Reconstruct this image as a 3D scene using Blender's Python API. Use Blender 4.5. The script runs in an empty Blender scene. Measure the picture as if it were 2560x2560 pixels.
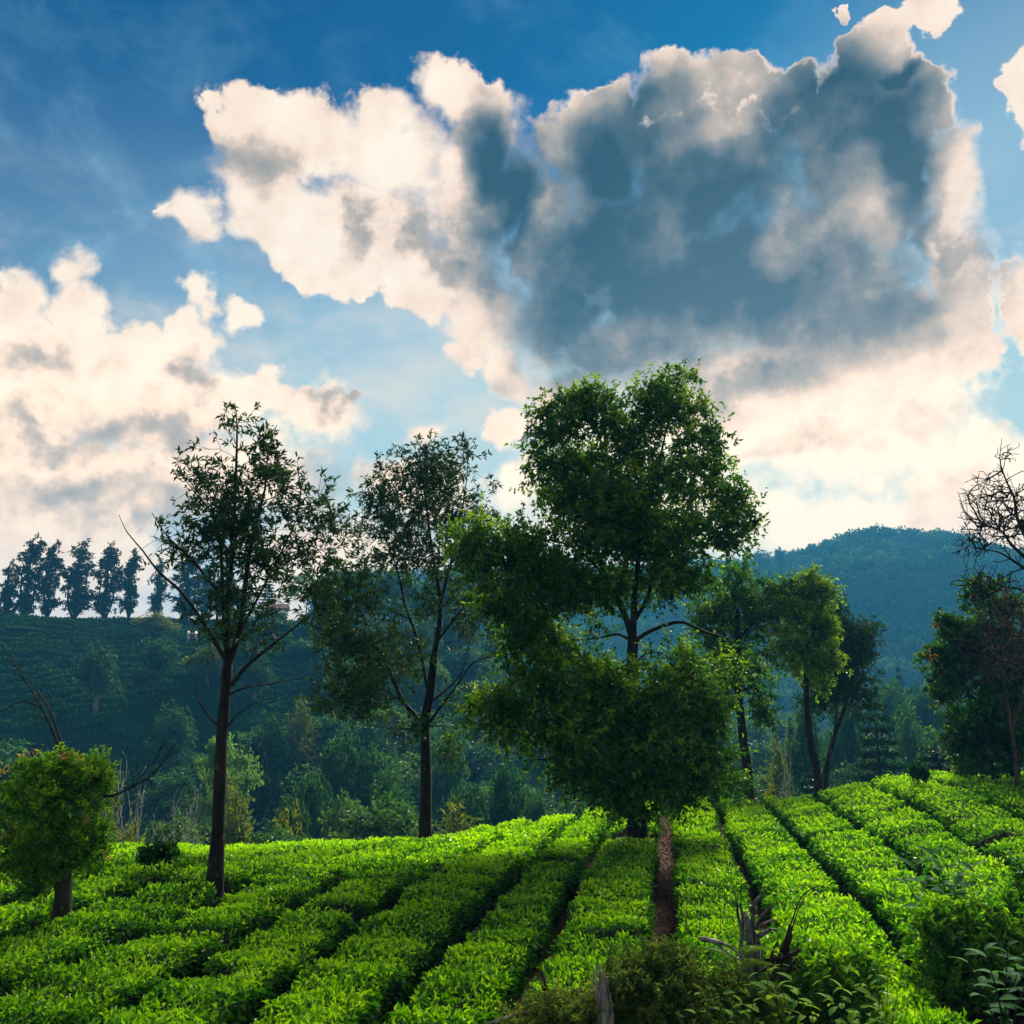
import bpy, math, random
import numpy as np
from mathutils import Vector, Matrix

random.seed(7)
RNG = np.random.default_rng(7)
S = bpy.context.scene
COL = S.collection

# ------------------------------------------------------------------ camera
CAMZ = 3.86
PITCH = math.radians(12.0)
FPX = 887.0                      # focal length in pixels of a 1024 picture
cam_d = bpy.data.cameras.new("camera")
cam_d.sensor_width = 36.0
cam_d.lens = 36.0 * FPX / 1024.0
cam_d.clip_start = 0.1
cam_d.clip_end = 20000.0
cam = bpy.data.objects.new("camera", cam_d)
COL.objects.link(cam)
cam.location = (0, 0, CAMZ)
cam.rotation_euler = (math.radians(90) + PITCH, 0, 0)
S.camera = cam
SP, CP = math.sin(PITCH), math.cos(PITCH)


def ray(px, py):
    dx = (px - 512.0) / FPX
    dz = (512.0 - py) / FPX
    return np.array([dx, CP - dz * SP, SP + dz * CP])


def at(px, py, y):
    d = ray(px, py)
    return np.array([0, 0, CAMZ]) + d * (y / d[1])


def azel(px, py):
    d = ray(px, py)
    return math.degrees(math.atan2(d[0], d[1])), math.degrees(math.atan2(d[2], math.hypot(d[0], d[1])))


# ------------------------------------------------------------------ render look
S.render.engine = 'CYCLES'
S.cycles.use_denoising = True
S.cycles.max_bounces = 6
S.cycles.diffuse_bounces = 3
S.cycles.transmission_bounces = 4
S.cycles.volume_bounces = 0
S.cycles.glossy_bounces = 2
S.cycles.transparent_max_bounces = 8
S.cycles.sample_clamp_direct = 6.0
S.cycles.sample_clamp_indirect = 4.0
S.cycles.adaptive_threshold = 0.02
S.cycles.caustics_reflective = False
S.cycles.caustics_refractive = False
S.view_settings.view_transform = 'Standard'
S.view_settings.look = 'None'
S.view_settings.gamma = 1.0
S.view_settings.use_curve_mapping = False
S.view_settings.exposure = EXPO = 1.5

SUN_AZ, SUN_EL = math.radians(20.0), math.radians(33.0)
SKY_K = 0.1


class NT:
    """short hand for building a node tree"""
    def __init__(self, tree):
        self.t = tree
        self.n = tree.nodes
        self.l = tree.links

    def node(self, typ, ins=None, **kw):
        nd = self.n.new(typ)
        for k, v in kw.items():
            setattr(nd, k, v)
        for k, v in (ins or {}).items():
            self.put(nd.inputs[k], v)
        return nd

    def put(self, sock, v):
        if hasattr(v, 'is_linked'):
            self.l.new(v, sock)
        else:
            sock.default_value = v

    def m(self, op, a, b=0.0, c=0.0, clamp=False):
        nd = self.n.new('ShaderNodeMath')
        nd.operation = op
        nd.use_clamp = clamp
        for i, v in enumerate((a, b, c)):
            self.put(nd.inputs[i], v)
        return nd.outputs[0]

    def v(self, op, a, b=(0, 0, 0), c=(0, 0, 0)):
        nd = self.n.new('ShaderNodeVectorMath')
        nd.operation = op
        self.put(nd.inputs[0], a)
        self.put(nd.inputs[1], b)
        if op == 'MULTIPLY_ADD':
            self.put(nd.inputs[2], c)
        return nd.outputs['Value'] if op in ('LENGTH', 'DOT_PRODUCT', 'DISTANCE') else nd.outputs[0]

    def ss(self, x, a, b, lo=0.0, hi=1.0):
        nd = self.n.new('ShaderNodeMapRange')
        nd.interpolation_type = 'SMOOTHSTEP'
        for i, v in enumerate((x, a, b, lo, hi)):
            self.put(nd.inputs[i], v)
        return nd.outputs[0]

    def mix(self, f, a, b, mode='MIX'):
        nd = self.n.new('ShaderNodeMix')
        nd.data_type = 'RGBA'
        nd.blend_type = mode
        nd.clamp_factor = True
        self.put(nd.inputs[0], f)
        self.put(nd.inputs[6], a if hasattr(a, 'is_linked') else (*a, 1))
        self.put(nd.inputs[7], b if hasattr(b, 'is_linked') else (*b, 1))
        return nd.outputs[2]

    def noise(self, vec, scale, detail=4, rough=0.5, dist=0.0, color=False, lac=2.0):
        nd = self.node('ShaderNodeTexNoise', {'Vector': vec, 'Scale': scale, 'Detail': detail,
                                              'Roughness': rough, 'Distortion': dist, 'Lacunarity': lac})
        return nd.outputs['Color'] if color else nd.outputs[0]

    def ramp(self, f, stops, interp='LINEAR'):
        nd = self.n.new('ShaderNodeValToRGB')
        cr = nd.color_ramp
        cr.interpolation = interp
        while len(cr.elements) < len(stops):
            cr.elements.new(0.5)
        for e, (p, c) in zip(cr.elements, stops):
            e.position = p
            e.color = (*c, 1)
        self.put(nd.inputs[0], f)
        return nd.outputs[0]


def srgb(r, g, b):
    def f(c):
        c /= 255.0
        return c / 12.92 if c <= 0.04045 else ((c + 0.055) / 1.055) ** 2.4
    return (f(r), f(g), f(b))


# ------------------------------------------------------------------ world: sky with clouds
world = bpy.data.worlds.new("World")
S.world = world
world.use_nodes = True
world.node_tree.nodes.clear()
W = NT(world.node_tree)
DIR = W.v('NORMALIZE', W.node('ShaderNodeTexCoord').outputs['Generated'])
sky = W.node('ShaderNodeTexSky', sky_type='NISHITA', sun_disc=False)
sky.sun_elevation = SUN_EL
sky.sun_rotation = SUN_AZ
sky.altitude = 1200
sky.air_density = 1.0
sky.dust_density = 0.6
sky.ozone_density = 1.5
sep = W.node('ShaderNodeSeparateXYZ', {0: DIR})
AZ = W.m('MULTIPLY', W.m('ARCTAN2', sep.outputs[0], sep.outputs[1]), 57.29578)
EL = W.m('MULTIPLY', W.m('ARCSINE', sep.outputs[2]), 57.29578)
P = W.node('ShaderNodeCombineXYZ', {0: AZ, 1: EL}).outputs[0]
# cloud-shaped wandering of the coordinates: big lobes, then cauliflower edges, then wisps
w1 = W.noise(DIR, 7.0, 3, 0.5, color=True)
w2 = W.noise(DIR, 26.0, 7, 0.56, color=True)
PW = W.v('MULTIPLY_ADD', W.v('SUBTRACT', w1, (.5, .5, .5)), (5.0, 5.0, 0), P)
PW = W.v('MULTIPLY_ADD', W.v('SUBTRACT', w2, (.5, .5, .5)), (3.8, 3.8, 0), PW)
PS = W.v('MULTIPLY_ADD', W.v('SUBTRACT', W.noise(DIR, 8.0, 4, 0.5, color=True), (.5, .5, .5)), (9.0, 9.0, 0), P)


def field(coord, blobs, k=0.25):
    """smooth union of soft ellipses given on the sky in degrees; 1 in the middle, 0 at the rim"""
    acc = None
    for (x, y, rx, ry) in blobs:
        a0, e0 = azel(x, y)
        a1, e1 = azel(x - rx, y)
        a2, e2 = azel(x + rx, y)
        a3, e3 = azel(x, y - ry)
        a4, e4 = azel(x, y + ry)
        ra = max(abs(a2 - a1) / 2, .3)
        re = max(abs(e3 - e4) / 2, .3)
        q = W.v('MULTIPLY_ADD', coord, (1 / ra, 1 / re, 0), (-a0 / ra, -e0 / re, 0))
        l = W.v('LENGTH', q)
        if acc is None:
            acc = l
        else:
            nd = W.n.new('ShaderNodeMath')
            nd.operation = 'SMOOTH_MIN'
            W.put(nd.inputs[0], acc)
            W.put(nd.inputs[1], l)
            nd.inputs[2].default_value = k
            acc = nd.outputs[0]
    return W.m('SUBTRACT', 1.0, acc)


CLOUDS = [
    # cream cloud left of the middle
    (447, 86, 44, 40), (478, 115, 38, 40), (300, 135, 95, 42), (390, 150, 95, 55), (250, 165, 55, 60),
    (215, 135, 18, 20), (200, 225, 38, 34), (270, 215, 60, 50), (360, 225, 110, 70), (480, 200, 70, 110),
    (440, 285, 75, 45), (330, 265, 70, 30), (490, 310, 60, 40), (470, 345, 34, 18),
    # great dark cloud
    (560, 150, 45, 38), (600, 115, 40, 38), (668, 85, 50, 34), (735, 85, 50, 30), (790, 100, 45, 34),
    (690, 190, 150, 100), (860, 150, 100, 80), (925, 110, 34, 34), (945, 190, 45, 80), (960, 275, 50, 90),
    (975, 345, 40, 60), (600, 240, 90, 100), (760, 290, 200, 120), (640, 340, 120, 70), (560, 310, 60, 70), (880, 210, 60, 60), (540, 250, 40, 60), (600, 160, 60, 60), (730, 370, 80, 40), (820, 380, 80, 30), (520, 180, 24, 50), (930, 240, 40, 40), (545, 200, 40, 40), (870, 75, 40, 36), (905, 90, 36, 36), (640, 290, 120, 80), (560, 260, 60, 60), (190, 232, 26, 18), (172, 222, 10, 8), (900, 350, 90, 80),
    (890, 45, 32, 30), (925, 10, 34, 30), (850, 26, 11, 11), (540, 130, 24, 24),
    # cumulus low in the middle
    (510, 365, 28, 40), (500, 425, 24, 30), (555, 400, 60, 60), (520, 480, 40, 40),
    # bright bank over the mountain
    (720, 440, 170, 70), (850, 430, 150, 80), (960, 470, 90, 60), (660, 520, 220, 70), (900, 540, 220, 90), (1030, 500, 70, 70),
    (1028, 95, 28, 46), (1040, 300, 44, 70),
    # left bank
    (62, 268, 30, 32), (75, 310, 45, 38), (10, 310, 45, 45), (40, 380, 100, 60), (203, 300, 20, 22), (190, 335, 34, 32),
    (240, 315, 28, 22), (140, 350, 60, 34), (170, 400, 120, 60), (270, 395, 70, 34), (320, 425, 55, 34),
    (60, 480, 160, 80), (230, 480, 160, 60), (425, 438, 30, 22), (400, 480, 60, 34), (60, 560, 260, 70), (340, 560, 180, 60), (460, 620, 500, 70), (700, 640, 500, 80), (200, 640, 400, 70), (430, 500, 50, 40),
    (348, 402, 24, 6),
]
D = field(PW, CLOUDS, 0.12)
# behind and beside the view the sky carries on with the same kind of scattered cumulus
away = W.ss(W.m('ABSOLUTE', AZ), 33.0, 46.0)
high = W.ss(EL, 46.0, 56.0)
outside = W.m('MAXIMUM', away, high)
gen = W.m('MULTIPLY', W.m('SUBTRACT', W.noise(W.v('MULTIPLY', DIR, (1, 1, 1.7)), 2.4, 8, 0.55), 0.5), 5.0)
D = W.m('ADD', W.m('MULTIPLY', D, W.m('SUBTRACT', 1.0, outside)), W.m('MULTIPLY', gen, outside))
n_fine = W.noise(DIR, 42.0, 8, 0.62)
n_mid = W.noise(DIR, 14.0, 6, 0.58)
Dn = W.m('ADD', D, W.m('ADD', W.m('MULTIPLY', W.m('SUBTRACT', n_fine, 0.5), 0.50), W.m('MULTIPLY', W.m('SUBTRACT', n_mid, 0.5), 0.55)))
# soft lower edges, crisp tops
soft = W.m('ADD', W.ss(W.noise(DIR, 5.0, 2, 0.5), 0.40, 0.62, 0.17, 0.60), W.ss(EL, 26.0, 12.0, 0.0, 0.25))
cover = W.ss(Dn, 0.0, soft)

# thick, shaded parts of the clouds
SHADE = [
    (600, 185, 60, 75), (665, 125, 60, 50), (620, 270, 100, 100), (760, 190, 130, 100), (850, 120, 70, 60),
    (700, 310, 140, 90), (830, 300, 110, 90), (600, 370, 80, 60), (760, 390, 150, 60), (912, 210, 30, 120), (930, 300, 40, 40), (760, 325, 160, 46), (640, 345, 80, 40), (880, 100, 45, 28), (890, 62, 26, 12), (900, 290, 40, 60), (502, 150, 20, 50),
    (528, 205, 26, 50), (560, 325, 50, 50),
]
GREY = [
    (265, 170, 40, 40), (360, 235, 26, 28), (425, 245, 30, 26), (480, 220, 34, 60), (330, 385, 45, 16), (190, 380, 30, 20), (60, 490, 110, 26), (180, 520, 120, 24),
    (150, 440, 60, 26), (835, 430, 70, 22), (790, 450, 40, 14), (950, 480, 50, 26), (960, 510, 80, 26), (20, 360, 60, 24), (330, 470, 40, 26), (540, 420, 24, 26),
    (900, 320, 120, 70), (990, 540, 60, 30), (925, 400, 50, 22), (1010, 420, 26, 24), (700, 380, 200, 36), (975, 250, 24, 60), (40, 430, 60, 18),
]
SHf = field(PS, SHADE, 0.35)
PG = W.v('MULTIPLY_ADD', W.v('SUBTRACT', W.noise(DIR, 10.0, 5, 0.6, color=True), (.5, .5, .5)), (16.0, 12.0, 0), P)
SHf = W.m('ADD', SHf, W.m('MULTIPLY', W.m('SUBTRACT', W.noise(DIR, 9.0, 7, 0.6), 0.5), 0.9))
SH = W.m('POWER', W.ss(SHf, -1.45, 0.80), 1.75)
GR = W.ss(W.m('ADD', field(PG, GREY, 0.3), W.m('MULTIPLY', W.m('SUBTRACT', n_mid, 0.5), 1.2)), -0.7, 0.9)
SH = W.m('MULTIPLY', SH, W.ss(W.m('ADD', EL, W.m('MULTIPLY', W.m('SUBTRACT', n_mid, 0.5), 7.0)), 16.5, 26.0))
LT = W.ss(field(PS, [(885, 235, 40, 50), (850, 300, 50, 40), (800, 250, 30, 30), (560, 210, 26, 40), (940, 190, 20, 60), (720, 120, 40, 20)], 0.3), -0.8, 0.7)
SH = W.m('MULTIPLY', SH, W.m('SUBTRACT', 1.0, W.m('MULTIPLY', LT, 0.26)))
SHo = W.ss(gen, 0.35, 1.3)
SH = W.m('ADD', W.m('MULTIPLY', SH, W.m('SUBTRACT', 1.0, outside)), W.m('MULTIPLY', SHo, W.m('MULTIPLY', outside, 0.6)))
rim = W.ss(Dn, 0.04, 0.26)                    # thin rims stay bright against the sun
# billow relief: denser towards the sun means shaded from it
to_sun = W.v('ADD', DIR, (0.012, 0.0, -0.016))
relief = W.m('SUBTRACT', W.noise(DIR, 18.0, 7, 0.6), W.noise(to_sun, 18.0, 7, 0.6))
streak = W.noise(W.v('MULTIPLY', DIR, (1, 1, 0.55)), 6.0, 6, 0.52)
bright = W.m('SUBTRACT', 0.90, W.m('MULTIPLY', W.m('MULTIPLY', SH, rim), 0.86))
bright = W.m('SUBTRACT', bright, W.m('MULTIPLY', W.m('MULTIPLY', GR, rim), 0.33))
bright = W.m('ADD', bright, W.m('MULTIPLY', relief, W.m('MULTIPLY_ADD', rim, -0.15, 0.62)))
bright = W.m('ADD', bright, W.m('MULTIPLY', W.m('SUBTRACT', n_mid, 0.48), W.m('MULTIPLY_ADD', SH, 0.85, 0.34)))
bright = W.m('ADD', bright, W.m('MULTIPLY', W.m('SUBTRACT', streak, 0.5), W.m('MULTIPLY_ADD', SH, 1.25, 0.16)), clamp=True)
# glare of the hidden sun low behind the clouds
sd = (math.sin(math.radians(20)) * math.cos(math.radians(13)), math.cos(math.radians(20)) * math.cos(math.radians(13)), math.sin(math.radians(13)))
glow = W.ss(W.v('DOT_PRODUCT', DIR, sd), math.cos(math.radians(24)), 1.0)
bright = W.m('ADD', bright, W.m('MULTIPLY', glow, 0.22), clamp=True)
E = 2.0 ** (-EXPO)
AIR = 1.16          # the haze below takes a little of the sky's light
def dc(r, g, b, k=1.0):
    c = srgb(r, g, b)
    return tuple(x * E * k * AIR / SKY_K for x in c)
ccol = W.ramp(bright, [(0.0, dc(44, 64, 74)), (0.20, dc(78, 92, 98)), (0.42, dc(128, 128, 124)), (0.62, dc(186, 170, 154)),
                       (0.80, dc(246, 218, 194)), (0.93, dc(255, 234, 210)), (1.0, dc(255, 240, 218))])
# clear sky: Nishita, deepened as the photograph shows, paler near the horizon and towards the sun
base = W.mix(1.0, sky.outputs[0], (0.0, 0.118, 0.215), 'MULTIPLY')
sunward = W.ss(W.v('DOT_PRODUCT', DIR, (math.sin(math.radians(20)) * .93, math.cos(math.radians(20)) * .93, .36)), math.cos(math.radians(52)), math.cos(math.radians(20)), 0.30, 1.0)
pale = W.m('MULTIPLY', W.m('MULTIPLY', W.ss(EL, 38.0, 19.0), sunward), 0.95)
sun_dir = (math.sin(SUN_AZ) * math.cos(SUN_EL), math.cos(SUN_AZ) * math.cos(SUN_EL), math.sin(SUN_EL))
near_sun = W.ss(W.v('DOT_PRODUCT', DIR, (math.sin(math.radians(34)) * math.cos(math.radians(20)), math.cos(math.radians(34)) * math.cos(math.radians(20)), math.sin(math.radians(20)))),
                math.cos(math.radians(25)), 1.0, 0.0, 0.7)
cir = W.noise(W.v('MULTIPLY', W.v('MULTIPLY_ADD', w1, (.10, .10, .10), DIR), (2.2, 1.0, 3.0)), 5.0, 8, 0.62)
cirrus = W.m('MULTIPLY', W.ss(cir, 0.45, 0.85), W.ss(EL, 36.0, 26.0, 0.20, 0.75))
base = W.mix(W.m('MAXIMUM', pale, near_sun), base, dc(168, 198, 210))
base = W.mix(cirrus, base, dc(150, 196, 214))
veil = W.m('MULTIPLY', W.ss(W.noise(W.v('MULTIPLY', DIR, (1, 1, 1.8)), 7.0, 7, 0.62), 0.40, 0.72), W.ss(EL, 33.0, 22.0, 0.0, 0.75))
base = W.mix(veil, base, dc(212, 208, 200))
final = W.mix(cover, base, ccol)
# the low sky is warmer and brighter towards the hidden sun
final = W.mix(1.0, final, W.mix(W.ss(EL, 30.0, 6.0), (1, 1, 1), (1.46, 1.30, 1.03)), 'MULTIPLY')
below = W.ss(EL, 0.0, -6.0)
final = W.mix(below, final, dc(60, 90, 90, 0.6))
bg = W.node('ShaderNodeBackground', {'Color': final, 'Strength': SKY_K})
out = W.node('ShaderNodeOutputWorld', {'Surface': bg.outputs[0]})
world.cycles.sampling_method = 'MANUAL'
world.cycles.sample_map_resolution = 512

# ------------------------------------------------------------------ sun
sun_l = bpy.data.lights.new("sun", 'SUN')
sun_l.energy = 4.8
sun_l.angle = math.radians(32.0)
sun_l.color = (1.0, 0.88, 0.70)
sun = bpy.data.objects.new("sun", sun_l)
COL.objects.link(sun)
sun.rotation_euler = (Vector((0, 0, 0)) - Vector(sun_dir)).to_track_quat('-Z', 'Y').to_euler()

# ------------------------------------------------------------------ small numpy tools
def vnoise(x, y, seed=0):
    """smooth value noise, -1..1"""
    x = np.asarray(x, float); y = np.asarray(y, float)
    xi = np.floor(x).astype(np.int64); yi = np.floor(y).astype(np.int64)
    fx = x - xi; fy = y - yi
    fx = fx * fx * (3 - 2 * fx); fy = fy * fy * (3 - 2 * fy)
    def h(a, b):
        n = (a * 374761393 + b * 668265263 + seed * 1442695041) & 0x7fffffff
        n = ((n ^ (n >> 13)) * 1274126177) & 0x7fffffff
        return ((n ^ (n >> 16)) & 0xffff) / 32767.5 - 1.0
    return ((h(xi, yi) * (1 - fx) + h(xi + 1, yi) * fx) * (1 - fy)
            + (h(xi, yi + 1) * (1 - fx) + h(xi + 1, yi + 1) * fx) * fy)


def fbm(x, y, seed=0, o=4):
    s = 0; a = 1.0
    for i in range(o):
        s = s + a * vnoise(x * 2 ** i, y * 2 ** i, seed + i * 17)
        a *= 0.5
    return s


def sst(x, a, b):
    t = np.clip((np.asarray(x, float) - a) / (b - a), 0, 1)
    return t * t * (3 - 2 * t)


def link(o, parent=None):
    COL.objects.link(o)
    if parent is not None:
        o.parent = parent
    return o


def mesh_np(name, V, F, mat=None, rnd=None, smooth=False, mats=None, midx=None):
    """V (n,3), F (m,k) with k = 3 or 4, or a list of two such arrays"""
    me = bpy.data.meshes.new(name)
    V = np.ascontiguousarray(V, dtype=np.float32)
    Fs = F if isinstance(F, list) else [F]
    Fs = [np.asarray(f, np.int32) for f in Fs if len(f)]
    me.vertices.add(len(V))
    me.vertices.foreach_set('co', V.ravel())
    loops = np.concatenate([f.ravel() for f in Fs])
    tot = np.concatenate([np.full(len(f), f.shape[1], np.int32) for f in Fs])
    start = np.concatenate([[0], np.cumsum(tot)[:-1]]).astype(np.int32)
    me.loops.add(len(loops))
    me.loops.foreach_set('vertex_index', loops)
    me.polygons.add(len(tot))
    me.polygons.foreach_set('loop_start', start)
    me.polygons.foreach_set('use_smooth', np.full(len(tot), smooth))
    if rnd is not None:
        a = me.attributes.new('rnd', 'FLOAT', 'POINT')
        a.data.foreach_set('value', np.ascontiguousarray(rnd, dtype=np.float32))
    for m_ in (mats or ([mat] if mat else [])):
        me.materials.append(m_)
    if midx is not None:
        me.polygons.foreach_set('material_index', np.asarray(midx, np.int32))
    me.update(calc_edges=True)
    return me


def mobj(name, me, parent=None, kind=None):
    o = bpy.data.objects.new(name, me)
    link(o, parent)
    if kind:
        o['kind'] = kind
    return o


def thing(name, label, cat, loc=(0, 0, 0), group=None):
    o = bpy.data.objects.new(name, None)
    o.empty_display_size = 0.3
    COL.objects.link(o)
    o.location = tuple(float(c) for c in loc)
    o['label'] = label
    o['category'] = cat
    if group:
        o['group'] = group
    return o


def norm(a):
    return a / np.maximum(np.linalg.norm(a, axis=-1, keepdims=True), 1e-9)


def leaf_mesh(P, A, L, Wd, rng, up=None, curl=0.25, fine=False, fold=0.25):
    """leaf blades as real little surfaces. P base (n,3), A axis (n,3), L length (n,), Wd width (n,)"""
    n = len(P)
    A = norm(A)
    if up is None:
        up = rng.normal(size=(n, 3)) * 0.6 + np.array([0, 0, 1.0])
    Sd = norm(np.cross(A, up))
    N = norm(np.cross(Sd, A))
    L = np.broadcast_to(L, (n,))[:, None]; Wd = np.broadcast_to(Wd, (n,))[:, None]
    mid = P + A * L * 0.45 + N * L * curl * 0.35
    tip = P + A * L - N * L * curl * 0.35
    l = mid - Sd * Wd * 0.5 + N * Wd * fold
    r = mid + Sd * Wd * 0.5 + N * Wd * fold
    if fine:
        V = np.stack([P, l, mid, r, tip], 1).reshape(-1, 3)
        b = np.arange(n)[:, None] * 5
        F = np.concatenate([b + np.array([[0, 2, 1]]), b + np.array([[0, 3, 2]]), b + np.array([[1, 2, 4]]), b + np.array([[2, 3, 4]])], 0)
        return V, F, 5
    V = np.stack([P, l, tip, r], 1).reshape(-1, 3)
    b = np.arange(n)[:, None] * 4
    F = np.concatenate([b + np.array([[0, 3, 2]]), b + np.array([[0, 2, 1]])], 0)
    return V, F, 4


# ------------------------------------------------------------------ materials
def new_mat(name):
    m = bpy.data.materials.new(name)
    m.use_nodes = True
    m.node_tree.nodes.clear()
    return m, NT(m.node_tree)


def leaf_mat(name, c0, c1, c2, trans=0.45, rough=0.42, tint=(1.5, 1.35, 0.35), spec=0.5, patch=1.0, each=0.0):
    m, T = new_mat(name)
    a = T.node('ShaderNodeAttribute', attribute_name='rnd').outputs['Fac']
    pos = T.node('ShaderNodeTexCoord').outputs['Object']
    nz = T.noise(pos, patch, 2, 0.5)
    f = T.m('ADD', a, T.m('MULTIPLY', T.m('SUBTRACT', nz, 0.5), 0.5), clamp=not each)
    if each:
        f = T.m('ADD', f, T.m('MULTIPLY', T.m('SUBTRACT', T.node('ShaderNodeObjectInfo').outputs['Random'], 0.5), each), clamp=True)
    c = T.ramp(f, [(0.0, c0), (0.5, c1), (1.0, c2)])
    pb = T.node('ShaderNodeBsdfPrincipled', {'Base Color': c, 'Roughness': rough, 'Specular IOR Level': spec})
    tr = T.node('ShaderNodeBsdfTranslucent', {'Color': T.mix(1.0, c, tint, 'MULTIPLY')})
    mx = T.node('ShaderNodeMixShader', {0: trans, 1: pb.outputs[0], 2: tr.outputs[0]})
    T.node('ShaderNodeOutputMaterial', {0: mx.outputs[0]})
    return m


def bark_mat(name, c0, c1, scale=9.0, rough=0.9, lichen=None):
    m, T = new_mat(name)
    pos = T.node('ShaderNodeTexCoord').outputs['Object']
    st = T.v('MULTIPLY', pos, (1, 1, 0.28))
    n1 = T.noise(st, scale, 6, 0.65)
    c = T.mix(T.ss(n1, 0.35, 0.65), c0, c1)
    if lichen:
        c = T.mix(T.ss(T.noise(pos, 6.0, 5, 0.7), 0.60, 0.68), c, lichen)
    bp = T.node('ShaderNodeBump', {'Strength': 0.8, 'Distance': 0.03, 'Height': n1})
    pb = T.node('ShaderNodeBsdfPrincipled', {'Base Color': c, 'Roughness': rough, 'Normal': bp.outputs[0], 'Specular IOR Level': 0.2})
    T.node('ShaderNodeOutputMaterial', {0: pb.outputs[0]})
    return m


def plain_mat(name, c0, c1, scale=3.0, rough=0.9, bump=0.02):
    m, T = new_mat(name)
    pos = T.node('ShaderNodeTexCoord').outputs['Object']
    n1 = T.noise(pos, scale, 6, 0.6)
    c = T.mix(T.ss(n1, 0.3, 0.7), c0, c1)
    bp = T.node('ShaderNodeBump', {'Strength': 0.7, 'Distance': bump, 'Height': T.noise(pos, scale * 3, 6, 0.6)})
    pb = T.node('ShaderNodeBsdfPrincipled', {'Base Color': c, 'Roughness': rough, 'Normal': bp.outputs[0], 'Specular IOR Level': 0.2})
    T.node('ShaderNodeOutputMaterial', {0: pb.outputs[0]})
    return m


M = {}
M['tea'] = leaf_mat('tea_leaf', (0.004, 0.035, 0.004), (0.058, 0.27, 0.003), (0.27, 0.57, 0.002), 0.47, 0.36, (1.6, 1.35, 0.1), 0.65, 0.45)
M['tea_core'] = plain_mat('tea_inner_twigs', (0.006, 0.010, 0.004), (0.012, 0.022, 0.006), 14.0)
M['soil'] = plain_mat('red_brown_soil', (0.035, 0.017, 0.012), (0.11, 0.052, 0.034), 3.5, rough=1.0, bump=0.06)

# ------------------------------------------------------------------ the lie of the land
TH = math.radians(9.9)
SN, CS = math.sin(TH), math.cos(TH)


def uv(x, y):
    return x * CS - y * SN, x * SN + y * CS


def xy(u, v):
    return u * CS + v * SN, -u * SN + v * CS


def field_z(u, v):
    sl = 0.0133 * np.clip(-u, 0, 8.5) + 0.0062 * np.clip(-u - 8.5, 0, 30)
    t = np.clip(v - 16.0, 0, 60)
    drop = sl * (t - 2.5 * (1 - np.exp(-t / 2.5)))
    rise = 0.85 * sst(u, 2.5, 8) * sst(v, 13, 28)
    return -drop + rise + 0.05 * fbm(u * .35, v * .35, 5, 2)


def edge_v(u):
    return 32.0 + 0.6 * vnoise(u * .2, 0 * u, 9) + 1.5 * sst(u, 6, 14)


def hill_tab(az):
    return np.interp(az, [-180, -70, -45, -32, -22, -14, -8, -3, 2, 6, 10, 16, 30, 60, 180],
                     [20, 26, 34, 35.5, 36, 38, 36, 26, 15, 7, 3, 1.5, 4, 20, 20])


_mpx = [(-300, 680), (0, 680), (295, 640), (330, 574), (456, 570), (560, 568), (700, 566), (745, 568), (775, 564), (800, 558), (818, 552), (835, 545), (858, 537), (880, 535), (905, 538),
        (925, 541), (940, 538), (960, 541), (990, 556), (1024, 560), (1150, 570), (1300, 600)]
_maz = [azel(a, b)[0] for a, b in _mpx]
_mel = [azel(a, b)[1] for a, b in _mpx]
MR = 640.0


def mount_tab(az):
    el = np.interp(az, [-180, -90] + _maz + [100, 180], [4, 4] + _mel + [4, 4])
    return np.tan(np.radians(el)) * MR + CAMZ + 14


def H(x, y):
    x = np.asarray(x, float); y = np.asarray(y, float)
    u, v = uv(x, y)
    ve = edge_v(u)
    zf = field_z(u, np.minimum(v, ve))
    e = np.clip(v - ve, 0, None)
    z = zf - 14.0 * (1 - np.exp(-e / 19.0))
    # bank the photographer stands on
    bank = 2.4 * (1 - sst(v, 2.5, 8.0))
    bank = bank + 1.0 * np.exp(-((u - 4.0) / 1.0) ** 2 - ((v - 9.8) / 1.1) ** 2)
    z = z + bank
    r = np.hypot(x, y)
    az = np.degrees(np.arctan2(x, y))
    hl = hill_tab(az)
    far = sst(e, 5, 40)
    h = hl * sst(r, 78, 195) * (1 - 0.35 * sst(r, 200, 330)) * (1 + 0.05 * fbm(x * .02, y * .02, 3, 3))
    mm = mount_tab(az) * (sst(r, 280, MR) ** 1.15) * (1 - 0.5 * sst(r, MR, 1700))
    gul = (1 - np.abs(fbm(x * .006, y * .006, 21, 4))) * sst(r, 330, 500) * (1 - sst(r, 560, 640))
    mm = mm * (1 - 0.30 * np.clip(gul, 0, 1))
    mm2 = 6 * fbm(x * .02, y * .02, 31, 3) * sst(r, 300, 420) * (1 - sst(r, 580, 635))
    z = z + np.where(v > 0, far, sst(r, 60, 120)) * (np.maximum(h, mm) + mm2 + 1.2 * fbm(x * .06, y * .06, 8, 3))
    return z


def h1(x, y):
    return float(H(np.array([x]), np.array([y]))[0])


def hit(px, py, h=0.0, y0=6.0, y1=1500.0):
    """where the line of sight through a picture point meets the ground raised by h"""
    ys = np.geomspace(y0, y1, 3000)
    d = ray(px, py)
    X = d[0] * ys / d[1]; Z = CAMZ + d[2] * ys / d[1]
    b = Z < H(X, ys) + h
    i = int(np.argmax(b)) if b.any() else len(ys) - 1
    return X[i], ys[i]


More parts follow.
